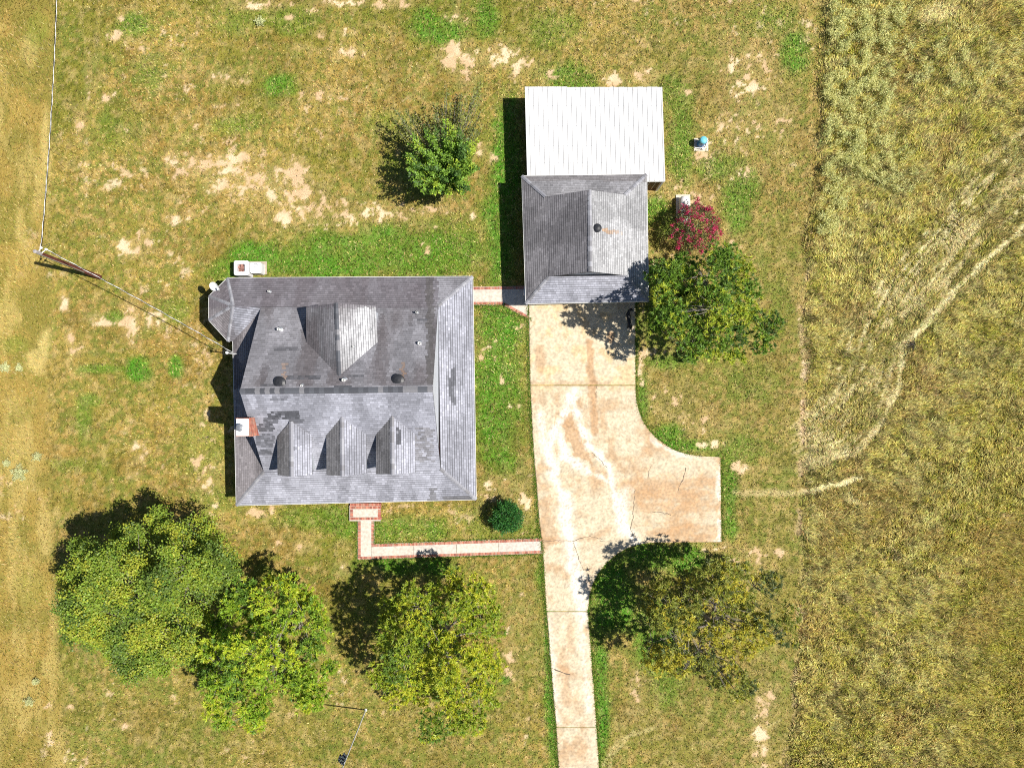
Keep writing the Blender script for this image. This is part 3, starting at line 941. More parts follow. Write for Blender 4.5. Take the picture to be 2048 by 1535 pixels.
def clip_poly(poly, a, b, c_):
    """keep a*x+b*y<=c"""
    out = []
    for i in range(len(poly)):
        p, q = poly[i], poly[(i + 1) % len(poly)]
        dp, dq = a * p[0] + b * p[1] - c_, a * q[0] + b * q[1] - c_
        if dp <= 0:
            out.append(p)
        if (dp < 0 < dq) or (dq < 0 < dp):
            t = dp / (dp - dq)
            out.append((p[0] + (q[0] - p[0]) * t, p[1] + (q[1] - p[1]) * t))
    return out


def flatten(poly):
    """move the corners straight up or down onto the face's mean plane"""
    pts = np.array([tuple(p) for p in poly])
    A_ = np.c_[pts[:, 0], pts[:, 1], np.ones(len(pts))]
    k, *_ = np.linalg.lstsq(A_, pts[:, 2], rcond=None)
    return [Vector((p[0], p[1], float(k[0] * p[0] + k[1] * p[1] + k[2]))) for p in pts]


def shingle(m, poly, tone, colour_fn=None, e=SH_E, w=SH_W):
    """lay overlapping tabs on a convex roof face; poly: world points; tone: mean colour"""
    poly = flatten(poly)
    n = Vector((0, 0, 0))
    for i in range(len(poly)):
        n += poly[i].cross(poly[(i + 1) % len(poly)])
    n.normalize()
    if n.z < 0:
        n = -n
    u = Vector((0, 0, 1)).cross(n)
    u = u.normalized() if u.length > 1e-4 else Vector((1, 0, 0))
    v = n.cross(u)                       # up the slope
    if v.z < 0:
        v, u = -v, -u
    o = sum(poly, Vector((0, 0, 0))) / len(poly)
    loc = [((p - o).dot(u), (p - o).dot(v)) for p in poly]
    A = sum(loc[i][0] * loc[(i + 1) % len(loc)][1] - loc[(i + 1) % len(loc)][0] * loc[i][1] for i in range(len(loc)))
    if A < 0:
        loc.reverse()
    planes = []
    for i in range(len(loc)):
        (x0, y0), (x1, y1) = loc[i], loc[(i + 1) % len(loc)]
        planes.append((y1 - y0, -(x1 - x0), (y1 - y0) * x0 - (x1 - x0) * y0))
    xs, ys = [p[0] for p in loc], [p[1] for p in loc]
    r = 0
    y = min(ys)
    gap = .034
    while y < max(ys):
        x = min(xs) - random.uniform(0, w) - w
        while x < max(xs):
            ww = w * random.uniform(.7, 1.3)
            q = [(x + .003, y + gap), (x + ww - .003, y + gap), (x + ww - .003, y + e + .004), (x + .003, y + e + .004)]
            for a, b, c_ in planes:
                q = clip_poly(q, a, b, c_)
                if len(q) < 3:
                    break
            x += ww
            if len(q) < 3:
                continue
            cx, cy = sum(p[0] for p in q) / len(q), sum(p[1] for p in q) / len(q)
            wp = o + u * cx + v * cy
            cc = colour_fn(wp, tone) if colour_fn else tone
            g = random.choice((.84, .92, .97, 1.0, 1.0, 1.04, 1.09, 1.2)) * random.uniform(.96, 1.04)
            cc = tuple(min(.85, k * g) for k in cc)
            th = random.uniform(0, .004)
            top = [o + u * p[0] + v * p[1] + n * (.026 + th - .013 * (p[1] - y) / e) for p in q]
            bot = [o + u * p[0] + v * p[1] + n * .002 for p in q]
            k = len(q)
            m.add(top + bot, [tuple(range(k))] + [(i, k + i, k + (i + 1) % k, (i + 1) % k) for i in range(k)], cc)
        y += e
        r += 1
    return n


def deck_build(name, faces, parent, mat=None, thick=.14):
    m = MB()
    for f in faces:
        m.add(flatten(f), [tuple(range(len(f)))])
    o = m.build(name, mat or M['deck'], parent)
    bm = bmesh.new()
    bm.from_mesh(o.data)
    bmesh.ops.remove_doubles(bm, verts=bm.verts, dist=.002)
    bm.normal_update()
    bmesh.ops.reverse_faces(bm, faces=[f for f in bm.faces if f.normal.z < 0])
    bm.to_mesh(o.data)
    bm.free()
    sm = o.modifiers.new("thickness", 'SOLIDIFY')
    sm.thickness = thick
    sm.offset = -1
    return o


def ridge_caps(p0, p1, parent, half, drop, tones, step=.30, lift=.035, z_mat=None):
    """a line of separate cap shingles; half: half width; drop: how far its sides fall"""
    p0, p1 = Vector(p0), Vector(p1)
    d = p1 - p0
    n = max(1, round(d.length / step))
    L = d.length / n
    t = d.normalized()
    s_ = t.cross(Vector((0, 0, 1))).normalized()
    up = s_.cross(t).normalized()
    R_ = Matrix((t, s_, up)).transposed()
    key = (round(L, 3), round(half, 3), round(drop, 3))
    mm = MB()
    a, b = -L / 2 - .02, L / 2 - .006
    mm.add([(a, -half, -drop), (a, 0, 0), (a, half, -drop), (b, -half, -drop + .016), (b, 0, .016), (b, half, -drop + .016),
            (b, -half, -drop - .012), (b, 0, -.012), (b, half, -drop - .012), (a, -half, -drop - .012), (a, half, -drop - .012)],
           [(0, 3, 4, 1), (1, 4, 5, 2), (3, 6, 7, 4), (4, 7, 8, 5), (0, 9, 6, 3), (2, 5, 8, 10)])
    me = mm.mesh("ridge_cap", M['deck'])
    org = Vector(ORG[parent.name])
    for i in range(n):
        q = p0 + t * (L * (i + .5)) + up * lift
        o = bpy.data.objects.new("ridge_cap", me)
        C.objects.link(o)
        o.parent = parent
        o.matrix_local = Matrix.Translation(q - org) @ R_.to_4x4()
        o.material_slots[0].link = 'OBJECT'
        o.material_slots[0].material = random.choice(tones)


CAPS = [pbr("cap_shingle_" + k, v, .9, 0, .15, 30) for k, v in (("charcoal", (.075, .078, .09)), ("slate", (.10, .105, .12)), ("grey", (.25, .25, .275)), ("light", (.31, .31, .335)), ("mid", (.20, .197, .21)))]
DARK3 = [CAPS[0], CAPS[0], CAPS[1], CAPS[0], CAPS[4], CAPS[1]]
GREY3 = [CAPS[2], CAPS[3], CAPS[4], CAPS[2]]

ZE, ZI, ZR = 2.5, 3.3, 6.85
house = thing("house", P(715, 780), "large house with grey shingle roof, three dormers and a brick chimney", "house")
v_ = dict(
    SWe=P(473, 1010, ZE), SEe=P(952, 998, ZE), NEe=P(945, 553, ZE), SWi=P(528, 943, ZI), SEi=P(881, 937, ZI), NEi=P(876, 612, ZI), NWi=P(522, 614, ZI),
    RW=P(480, 782, ZR), RE=P(865, 778, ZR), Ne=P(455, 556, ZE), Ba=P(418, 592, ZE), Bb=P(418, 640, ZE), Bc=P(456, 682, ZE), Bd=P(466, 682, ZE), A=P(466, 611, ZI), V=P(522, 622, ZI))
faces = dict(
    south_skirt=[v_['SWe'], v_['SEe'], v_['SEi'], v_['SWi']], east_skirt=[v_['SEe'], v_['NEe'], v_['NEi'], v_['SEi']], north_skirt=[v_['NEe'], v_['Ne'], v_['A'], v_['NWi'], v_['NEi']],
    west_skirt=[v_['SWe'], v_['SWi'], v_['V'], v_['Bd']], bay_nw=[v_['Ne'], v_['Ba'], v_['A']], bay_w=[v_['Ba'], v_['Bb'], v_['A']], bay_sw=[v_['Bb'], v_['Bc'], v_['A']],
    bay_s=[v_['Bc'], v_['Bd'], v_['V'], v_['NWi'], v_['A']], south=[v_['SWi'], v_['SEi'], v_['RE'], v_['RW']], north=[v_['NWi'], v_['RW'], v_['RE'], v_['NEi']])
roof = deck_build("roof", list(faces.values()), house)
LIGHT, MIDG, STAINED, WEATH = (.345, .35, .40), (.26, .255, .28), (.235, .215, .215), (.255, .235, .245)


def mixc(a, b, t): return tuple(a[i] * (1 - t) + b[i] * t for i in range(3))


def nz1(x, y, sc, seed): return float(fbm(np.array([x]), np.array([y]), sc, seed, 3)[0])


def back_px(w):
    k = (1 - w.z / H) / S
    return w.x / k + NX, NY - w.y / k


def stain_shade(w, tone):
    px, py = back_px(w)
    t = nz1(w.x * 1.3, w.y * .55, 1.1, 201)
    k = max(0, min(1, (t - .42) / .2))
    cc = mixc(tone, tuple(q * .72 for q in tone), k)
    # algae streaks on the north side; the lower skirt's shade is painted in
    if py < 775 and px < 876 and w.z < 6.7:
        s_ = max(0, min(1, (nz1(w.x * 1.1, w.y * .28, .9, 211) - .38) / .25))
        cc = mixc(cc, (.115, .102, .108), .8 * s_)
        if py < 615:
            cc = mixc(cc, (.125, .11, .125), .6)
        if 853 < px < 868:
            cc = mixc(cc, (.09, .083, .08), .7)
        for vx in (570, 806):
            if abs(px - vx) < 4 and 725 < py < 758:
                cc = mixc(cc, (.32, .2, .12), .45)
    # patches of newer dark shingles
    for (x0, x1, y0, y1, d) in ((538, 600, 822, 836, .85), (530, 555, 836, 846, .7), (515, 548, 848, 862, .75), (514, 548, 866, 892, .6), (520, 545, 898, 910, .7), (541, 575, 792, 800, .45), (575, 640, 749, 760, .7), (697, 730, 748, 752, .55), (668, 703, 770, 774, .8), (519, 560, 768, 772, .7), (832, 855, 636, 640, .65),
                                (891, 897, 742, 772, .55), (896, 901, 755, 803, .75), (903, 911, 735, 812, .7), (881, 884, 725, 757, .4), (793, 804, 855, 890, .75), (545, 598, 695, 700, .5), (584, 600, 896, 902, .5), (578, 610, 838, 846, .6)):
        if x0 < px < x1 and y0 < py < y1:
            cc = mixc(cc, (.075, .077, .088), min(1, d * 1.2) * random.choice((1, 1, .9, .5, 1)))
    if 830 < px < 868 and 855 < py < 925:
        cc = mixc(cc, (.14, .13, .125), .5 * random.choice((0, 1, 1)))
    if (858 < px < 872 and 975 < py < 1003) or (885 < px < 948 and 992 < py < 1003):
        cc = mixc(cc, (.09, .085, .08), .6)
    return cc


m = MB()
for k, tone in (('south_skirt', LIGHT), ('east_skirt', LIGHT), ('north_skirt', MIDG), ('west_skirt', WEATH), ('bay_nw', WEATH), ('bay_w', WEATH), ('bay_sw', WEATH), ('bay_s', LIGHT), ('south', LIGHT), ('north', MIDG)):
    shingle(m, faces[k], tone, stain_shade)
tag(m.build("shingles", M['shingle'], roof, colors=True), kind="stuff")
ridge_caps(v_['RW'], v_['RE'], roof, .17, .11, DARK3, .28)
for a, b in (('SWe', 'SWi'), ('SEe', 'SEi'), ('NEe', 'NEi'), ('Ne', 'A'), ('Ba', 'A'), ('Bb', 'A'), ('Bc', 'A')):
    ridge_caps(v_[a], v_[b], roof, .11, .04, GREY3, .30)

# fascia boards along the eaves
m = MB()


def board(m, a, b, h=.17, t=.03, up=.005):
    a, b = Vector(a), Vector(b)
    d = b - a
    R_ = Matrix((d.normalized(), Vector((0, 0, 1)).cross(d.normalized()).normalized(), Vector((0, 0, 1)))).transposed()
    s_ = R_.col[1]
    m.box((a + b) / 2 - Vector((0, 0, h / 2 - up)), (d.length, t, h), m=R_)


eave = ['SWe', 'SEe', 'NEe', 'Ne', 'Ba', 'Bb', 'Bc', 'Bd', 'SWe']
ctr = Vector(P(715, 780, ZE))
for a, b in zip(eave[:-1], eave[1:]):
    A_, B_ = v_[a], v_[b]
    o_ = ((A_ + B_) / 2 - ctr)
    o_.z = 0
    d = (B_ - A_)
    nn = Vector((d.y, -d.x, 0)).normalized()
    if nn.dot(o_) < 0: nn = -nn
    board(m, A_ + nn * .02, B_ + nn * .02)
m.build("fascia", M['trim'], house)

# walls under the roofs, gable ends
m = MB()
wx0, wx1, wy0, wy1 = v_['SWi'].x + .05, v_['SEi'].x - .05, v_['SEi'].y + .05, v_['NEi'].y - .05
m.prism([(wx0, wy0), (wx1, wy0), (wx1, wy1), (wx0, wy1)], 0, 3.12)
m.prism([(v_['Ba'].x + .45, v_['Bb'].y + .1), (v_['Bc'].x + .2, v_['Bc'].y + .45), (wx0 - .01, v_['Bc'].y + .45), (wx0 - .01, v_['Ne'].y - .45), (v_['Ne'].x + .2, v_['Ne'].y - .45), (v_['Ba'].x + .45, v_['Ba'].y - .1)], 0, 2.42)
m.build("wall", M['brick_wall'], house)
for nm, R0, Sa, Na, sgn in (("gable_wall", v_['RW'], v_['SWi'], v_['NWi'], 1), ("gable_wall", v_['RE'], v_['SEi'], v_['NEi'], -1)):
    m = MB()
    for k in (0, .08):
        pass
    x0 = (R0.x + Sa.x + Na.x) / 3 + .05 * sgn
    rows = 26
    for i in range(rows):   # lapped siding courses
        z0 = ZI - .12 + (ZR - .16 - ZI + .12) * i / rows
        z1 = ZI - .12 + (ZR - .16 - ZI + .12) * (i + 1) / rows
        yw = lambda z: (Sa.y + (R0.y - Sa.y) * max(0, (z - ZI + .14)) / (ZR - ZI), Na.y + (R0.y - Na.y) * max(0, (z - ZI + .14)) / (ZR - ZI))
        a0, b0 = yw(z0)
        a1, b1 = yw(z1)
        t0, t1 = .018, .004
        m.add([(x0 - sgn * t0, a0, z0), (x0 - sgn * t0, b0, z0), (x0 - sgn * t1, b1, z1), (x0 - sgn * t1, a1, z1), (x0 + sgn * .05, a0, z0), (x0 + sgn * .05, b0, z0), (x0 + sgn * .05, b1, z1), (x0 + sgn * .05, a1, z1)],
              [(0, 1, 2, 3), (4, 5, 6, 7), (0, 1, 5, 4), (3, 2, 6, 7), (0, 3, 7, 4), (1, 2, 6, 5)])
    m.build(nm, M['siding'], house)
# porch floor, posts, doors and windows under the skirt roof
m = MB()
m.prism([(v_['SWe'].x + .5, v_['SWe'].y + .3), (v_['SEe'].x - .4, v_['SEe'].y + .1), (v_['SEe'].x - .4, wy0 - .002), (v_['SWe'].x + .5, wy0 - .002)], -.05, .36, (.5, .47, .42))
m.build("porch_floor", M['concrete'], house, colors=True)
for i in range(7):
    m = MB()
    x = v_['SWe'].x + .8 + (v_['SEe'].x - v_['SWe'].x - 1.5) * i / 6
    m.box((x, v_['SEe'].y + .32, 1.40), (.14, .14, 2.08))
    m.box((x, v_['SEe'].y + .32, .42), (.2, .2, .12))
    m.box((x, v_['SEe'].y + .32, 2.36), (.2, .2, .1))
    m.build("porch_post", M['trim'], house)


def window(x, y, z, w, h, nx_, ny_, parent):
    """framed window flat on a wall whose outward normal is (nx_,ny_)"""
    rz = math.atan2(ny_, nx_) + PI / 2
    f = MB()
    f.box((x + nx_ * .02, y + ny_ * .02, z), (w + .12, .06, h + .12), rz)
    fo = f.build("window", M['trim'], parent)
    for k in (-1, 1):
        p = MB()
        p.box((x + nx_ * .045, y + ny_ * .045, z + k * (h / 4 + .005)), (w, .03, h / 2 - .03), rz)
        p.build("pane", M['glass'], fo)


for x in (-13.2, -11.2, -7.4, -5.4):
    window(x, wy0, 1.5, 1.0, 1.4, 0, -1, house)
for y in (-2.6, .8, 4.0):
    window(wx1, y, 1.6, 1.0, 1.3, 1, 0, house)
for x in (-12.0, -9.2, -6.5):
    window(x, wy1, 1.7, 1.1, 1.1, 0, 1, house)
m = MB()
m.box((P(731, 940, 0).x * .95, wy0 - .03, 1.42), (1.0, .07, 2.1))
m.build("front_door", M['door_red'], house)

# rear gable and the three dormers, each a part with its own shingles


def gable_block(name, rx0, ry0, rx1, ry1, zr, xw0, xw1, xe0, xe1, yb_w, ye_w, yb_e, ye_e, ze, tone_w, tone_e, wall, parent, caps, label=None):
    """ridge px (rx0,ry0)->(rx1,ry1); west eave px x from xw0 (outer end) to xw1 (valley); east likewise"""
    R0, R1 = P(rx0, ry0, zr), P(rx1, ry1, zr)
    W0, W1 = P(xw0, yb_w, ze), P(xw1, ye_w, ze)
    E0, E1 = P(xe0, yb_e, ze), P(xe1, ye_e, ze)
    b = MB()
    s_ = 1 if R1.y < R0.y else -1          # roof runs towards the main ridge
    ins = .22
    x0, x1 = min(W0.x, W1.x) + ins, max(E0.x, E1.x) - ins
    yo, yi = R0.y - s_ * .25, (W1.y + E1.y) / 2
    zb = wall
    b.prism([(x0, min(yo, yi)), (x1, min(yo, yi)), (x1, max(yo, yi)), (x0, max(yo, yi))], zb, ze - .10)
    zm = zr - .18
    b.add([(x0, yo, ze - .10), (x1, yo, ze - .10), ((x0 + x1) / 2, yo, zm), (x0, yo - s_ * .08, ze - .10), (x1, yo - s_ * .08, ze - .10), ((x0 + x1) / 2, yo - s_ * .08, zm)],
          [(0, 1, 2), (3, 4, 5), (0, 2, 5, 3), (1, 2, 5, 4), (0, 1, 4, 3)])
    d_ = b.build(name, M['siding'], parent)
    if label: d_["label"] = label
    dk = deck_build("dormer_roof", [[R0, R1, W1, W0], [R0, E0, E1, R1]], d_, thick=.09)
    q = MB()
    shingle(q, [R0, R1, W1, W0], tone_w, stain_shade)
    shingle(q, [R0, E0, E1, R1], tone_e, stain_shade)
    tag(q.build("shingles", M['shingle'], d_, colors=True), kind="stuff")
    ridge_caps(R0, R1, d_, .12, .07, caps, .30, lift=.03)
    window((x0 + x1) / 2, yo + s_ * .02, ze - .45, .8, .9, 0, s_, d_) if name == "dormer" else None
    return d_


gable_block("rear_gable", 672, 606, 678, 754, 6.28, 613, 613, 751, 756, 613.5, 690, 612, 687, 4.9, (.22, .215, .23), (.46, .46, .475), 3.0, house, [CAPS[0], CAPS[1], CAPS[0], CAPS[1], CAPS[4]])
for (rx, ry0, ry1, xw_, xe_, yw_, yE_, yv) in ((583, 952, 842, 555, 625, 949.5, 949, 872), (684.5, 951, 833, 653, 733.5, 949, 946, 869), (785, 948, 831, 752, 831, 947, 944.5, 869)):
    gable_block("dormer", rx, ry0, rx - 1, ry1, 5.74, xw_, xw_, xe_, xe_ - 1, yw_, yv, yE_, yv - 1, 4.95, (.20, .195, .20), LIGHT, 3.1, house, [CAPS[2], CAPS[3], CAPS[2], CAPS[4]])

# chimney
cx0, cx1 = P(472.5, 0, 6.65).x, P(497.5, 0, 6.65).x
cy0, cy1 = P(0, 871.5, 6.65).y, P(0, 836.5, 6.65).y
chim = MB()
chim.box(((cx0 + cx1) / 2, (cy0 + cy1) / 2, 3.26), (cx1 - cx0 - .03, cy1 - cy0 - .03, 6.52))
chim = chim.build("chimney", M['mortar'], house)
m = MB()
rows = int(6.6 / .075)
for r in range(rows):
    z0 = .075 * r
    for (ax, ay, bx, by) in ((cx0, cy0, cx1, cy0), (cx1, cy0, cx1, cy1), (cx1, cy1, cx0, cy1), (cx0, cy1, cx0, cy0)):
        L = math.hypot(bx - ax, by - ay)
        n = max(1, round(L / .21))
        for i in range(n):
            if z0 < 2.6 and not (ax == bx == cx0):
                continue
            t = (i + (.75 if r % 2 else .25)) / n
            if t > 1: continue
            q = (ax + (bx - ax) * t, ay + (by - ay) * t, z0 + .036)
            g = random.uniform(.8, 1.25)
            cb = random.choice(BRICK_COLS)
            m.box(q, (L / n - .012, .03, .063), math.atan2(by - ay, bx - ax), col=tuple(min(.8, k * g * 1.05) for k in cb))
tag(m.build("bricks", M['brick'], chim, colors=True), kind="stuff")
m = MB()
m.rbox(((cx0 + cx1) / 2, (cy0 + cy1) / 2, 6.62), (cx1 - cx0 - .02, cy1 - cy0 - .02, .12), .03, 2)
m.build("crown", M['white_plastic'], chim)
m = MB()
fp = P(480.5, 854.5, 6.9)
m.lathe((fp.x, fp.y, 6.6), [(.16, 0), (.16, .24), (.14, .24), (.14, .02)], 18)
m.lathe((fp.x, fp.y, 6.98), [(.21, 0), (.215, .015), (.16, .05), (.05, .07)], 18)
for k in range(3):
    a = k * 2.1
    m.tube([(fp.x + .15 * math.cos(a), fp.y + .15 * math.sin(a), 6.82), (fp.x + .17 * math.cos(a), fp.y + .17 * math.sin(a), 6.99)], .012, 5)
m.build("flue", M['grey_metal'], chim)

# roof vents and pipes
S_SLOPE = lambda y: ZR - (v_['RW'].y - y) * (ZR - ZI) / (v_['RW'].y - v_['SEi'].y)
N_SLOPE = lambda y: ZR - (y - .57) * (ZR - ZI) / (v_['NEi'].y - .57)


def mushroom(px, py, z, r, parent, name="roof_vent"):
    q = P(px, py, z)
    m = MB()
    m.lathe((q.x, q.y, q.z), [(r * .62, -.25), (r * .62, .12), (r * .98, .10), (r, .14), (r * .93, .20), (r * .55, .26), (.02, .28)], 24)
    m.lathe((q.x, q.y, q.z), [(r * .70, .02), (r * .66, .06)], 24)
    return m.build(name, M['black_metal'], parent, smooth=False)


def pipe(px, py, z, r, h, parent, mat=None):
    q = P(px, py, z)
    m = MB()
    m.lathe((q.x, q.y, q.z - .2), [(r, 0), (r, .2 + h), (r * .8, .2 + h), (r * .8, h)], 14)
    o = m.build("vent_pipe", mat or M['white_plastic'], parent)
    f = MB()
    f.lathe((q.x, q.y, q.z - .02), [(r * 2.2, .0), (r * 1.2, .05)], 14)
    f.build("flashing", M['grey_metal'], o)
    return o


mushroom(561, 765, 6.45, .36, house)
mushroom(797, 760, 6.38, .36, house)
for px, py, z, r, h in ((560, 659, 4.4, .085, .34), (689, 760, 6.45, .085, .36), (840, 687, 4.9, .10, .34), (539, 583, 3.0, .055, .22), (604, 771, 6.65, .06, .15), (707, 693, 5.75, .05, .24), (834, 625, 3.75, .055, .26), (741, 658, 5.15, .04, .10)):
    pipe(px, py, z, r, h, house)

# ------------------------------------------------------------------ garage
ZG, ZGR = 2.25, 4.67
garage = thing("garage", P(1172, 478), "detached garage with a grey shingle gable roof, north of the driveway", "garage")
q_ = dict(NW=P(1044, 352, ZG), NE=P(1293, 349, ZG), SE=P(1297, 602, ZG), SW=P(1052, 607, ZG), NWi=P(1091, 393, 3.08), NEi=P(1250, 390, 3.1), SWi=P(1098, 553, 3.08), SEi=P(1254, 551, 3.1), RN=P(1179, 380, ZGR), RS=P(1181, 543, ZGR))
gf = dict(west=[q_['NW'], q_['NWi'], q_['RN'], q_['RS'], q_['SWi'], q_['SW']], east=[q_['NE'], q_['SE'], q_['SEi'], q_['RS'], q_['RN'], q_['NEi']], north=[q_['NW'], q_['NE'], q_['NEi'], q_['NWi']], south=[q_['SW'], q_['SWi'], q_['SEi'], q_['SE']])
groof = deck_build("roof", [[q_['NW'], q_['NWi'], q_['SWi'], q_['SW']], [q_['NWi'], q_['RN'], q_['RS'], q_['SWi']], [q_['NE'], q_['SE'], q_['SEi'], q_['NEi']], [q_['NEi'], q_['SEi'], q_['RS'], q_['RN']], gf['north'], gf['south']], garage)


def gstain(w, tone):
    px, py = back_px(w)
    t = nz1(w.x * .9, w.y * .9, 1.3, 221)
    cc = mixc(tone, tuple(q * .74 for q in tone), max(0, min(1, (t - .42) / .2)))
    if py < 362:
        cc = mixc(cc, (.16, .145, .145), .6)
    d = (px - 1203) / 42
    if 0 < d < 1 and abs(py - (459 + d * 7)) < 5 * (1 - .4 * d):
        cc = mixc(cc, (.38, .22, .10), .75 * (1 - .6 * d))
    return cc


m = MB()
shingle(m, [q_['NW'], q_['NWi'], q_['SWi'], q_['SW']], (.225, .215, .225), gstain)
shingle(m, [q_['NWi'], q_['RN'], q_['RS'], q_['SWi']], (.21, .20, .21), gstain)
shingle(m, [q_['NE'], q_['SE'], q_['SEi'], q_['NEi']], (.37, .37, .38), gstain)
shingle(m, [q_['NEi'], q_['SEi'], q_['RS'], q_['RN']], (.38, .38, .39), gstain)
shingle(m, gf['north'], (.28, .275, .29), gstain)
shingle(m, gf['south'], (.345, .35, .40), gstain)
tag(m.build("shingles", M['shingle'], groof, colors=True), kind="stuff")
ridge_caps(q_['RN'], q_['RS'], groof, .12, .07, [CAPS[2], CAPS[4], CAPS[3]], .3)
for a, b in (('NW', 'NWi'), ('NE', 'NEi'), ('SW', 'SWi'), ('SE', 'SEi')):
    ridge_caps(q_[a], q_[b], groof, .11, .04, GREY3, .3)
m = MB()
for a, b, off in (('SW', 'SE', (0, -.02, 0)), ('SE', 'NE', (.02, 0, 0)), ('NE', 'NW', (0, .02, 0)), ('NW', 'SW', (-.02, 0, 0))):
    board(m, q_[a] + Vector(off), q_[b] + Vector(off))
m.build("fascia", M['trim'], garage)
m = MB()
gx0, gx1, gy0, gy1 = q_['SW'].x + .45, q_['SE'].x - .45, q_['SE'].y + .45, q_['NE'].y - .45
m.prism([(gx0, gy0), (gx1, gy0), (gx1, gy1), (gx0, gy1)], -.02, 2.2)
m.build("wall", M['brick_wall'], garage)
for R0, Wa, Ea, s_ in ((q_['RN'], q_['NWi'], q_['NEi'], -1), (q_['RS'], q_['SWi'], q_['SEi'], 1)):
    m = MB()
    y0 = (R0.y + Wa.y + Ea.y) / 3 + s_ * .12
    rows = 12
    for i in range(rows):
        za, zb = 3.0 + (ZGR - .2 - 3.0) * i / rows, 3.0 + (ZGR - .2 - 3.0) * (i + 1) / rows
        fx = lambda z: (Wa.x + (R0.x - Wa.x) * max(0, z - 2.98) / (ZGR - 3.08), Ea.x + (R0.x - Ea.x) * max(0, z - 2.98) / (ZGR - 3.08))
        a0, b0 = fx(za)
        a1, b1 = fx(zb)
        m.add([(a0, y0 - s_ * .018, za), (b0, y0 - s_ * .018, za), (b1, y0 - s_ * .004, zb), (a1, y0 - s_ * .004, zb), (a0, y0 + s_ * .05, za), (b0, y0 + s_ * .05, za), (b1, y0 + s_ * .05, zb), (a1, y0 + s_ * .05, zb)],
              [(0, 1, 2, 3), (4, 5, 6, 7), (0, 1, 5, 4), (3, 2, 6, 7), (0, 3, 7, 4), (1, 2, 6, 5)])
    m.build("gable_wall", M['siding'], garage)
gd = MB()
for i in range(4):
    gd.box(((gx0 + gx1) / 2 - .2, gy0 - .03, .32 + .52 * i), (4.9, .06, .50))
gd.build("garage_door", M['door_white'], garage)
mushroom(1194, 457, 4.35, .27, garage)
m = MB()
e = P(1043, 577, 1.9)
m.box((gx0 - .03, e.y, 1.0), (.1, .12, 2.1))
m.box((q_['SW'].x - .09, (P(0, 572, 2.1).y + P(0, 592, 2.1).y) / 2, 2.1), (.09, .55, .1))
m.build("downspout", M['grey_metal'], garage)

# ------------------------------------------------------------------ metal building behind the garage
shed = thing("metal_building", P(1190, 285), "white ribbed metal building behind the garage, brown walls", "shed")
ZS0, ZS1 = 2.15, 2.10
a0, a1, b0, b1 = P(1049.5, 174.5, ZS0), P(1323.5, 174, ZS0), P(1054.5, 363, ZS1), P(1329.5, 362, ZS1)
NP = 29
for i in range(NP):
    t0, t1 = i / NP, (i + 1) / NP
    A0, A1 = a0.lerp(a1, t0), a0.lerp(a1, t1)
    B0, B1 = b0.lerp(b1, t0), b0.lerp(b1, t1)
    ext = Vector((0, .03 if i < 9 else random.uniform(-.01, .012), 0))
    A0, A1 = A0 + ext, A1 + ext
    w = (A1 - A0).length
    prof = [(0.004, 0), (w - .075, 0), (w - .055, .028), (w - .030, .028), (w - .008, 0)]
    m = MB()
    top, bot = [], []
    for (x, z) in prof:
        f = x / w
        top.append(A0.lerp(A1, f) + Vector((0, 0, z)))
        bot.append(B0.lerp(B1, f) + Vector((0, 0, z)))
    n = len(prof)
    lo = [p - Vector((0, 0, .012)) for p in top], [p - Vector((0, 0, .012)) for p in bot]
    m.add(top + bot + lo[0] + lo[1], [(k, n + k, n + k + 1, k + 1) for k in range(n - 1)] + [(2 * n + k, 2 * n + k + 1, 3 * n + k + 1, 3 * n + k) for k in range(n - 1)] + [(k, k + 1, 2 * n + k + 1, 2 * n + k) for k in range(n - 1)] + [(n + k, 3 * n + k, 3 * n + k + 1, n + k + 1) for k in range(n - 1)])
    o = m.build("roof_panel", M['panel'], shed)
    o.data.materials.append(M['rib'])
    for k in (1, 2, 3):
        o.data.polygons[k].material_index = 1 if k == 1 else 0  # west side of each rib coloured darker, its shade put into the material
m = MB()
for t in (.03, .20, .41, .62, .80, .97):
    for i in range(NP * 2):
        f = (i + .5 + random.uniform(-.05, .05)) / (NP * 2)
        q = a0.lerp(b0, t).lerp(a1.lerp(b1, t), f) + Vector((0, random.uniform(-.02, .02), .004))
        m.box(q, (.026, .026, .012), random.random())
tag(m.build("screws", M['grey_metal'], shed), kind="stuff")
m = MB()
for t in (.02, .35, .68, .98):
    A_, B_ = a0.lerp(b0, t), a1.lerp(b1, t)
    d = B_ - A_
    m.box((A_ + B_) / 2 - Vector((0, 0, .075)), (d.length - .1, .06, .10), math.atan2(d.y, d.x))
m.build("purlin", M['grey_metal'], shed)
m = MB()
m.prism([(b0.x + .10, b0.y + .10), (b1.x - .14, b1.y + .10), (a1.x - .10, a1.y - .10), (a0.x + .10, a0.y - .10)], -.02, 2.02)
m.build("wall", M['brown_wall'], shed)
m = MB()
m.box((b1.x - .075, b1.y + .04, 1.0), (.12, .12, 2.04))
for x in (b1.x - .45, b1.x - .85, b1.x - 1.2):
    m.box((x, b1.y + .085, 1.0), (.03, .03, 2.0))
board(m, b0 + Vector((0, -.02, -.02)), b1 + Vector((0, -.02, -.02)), .1)
board(m, b1 + Vector((.02, 0, -.02)), a1 + Vector((.02, 0, -.02)), .1)
m.build("trim", M['trim'], shed)

# ------------------------------------------------------------------ air conditioners behind the house
pad = MB()
pad.prism([P(534, 549), P(534, 523), P(471, 523), P(471, 549)][::-1], -.05, .07, (.42, .35, .27))
pad = pad.build("concrete_pad", M['concrete'], None, P(500, 535), colors=True)
tag(pad, "pale concrete pad under the air conditioners", "pad")


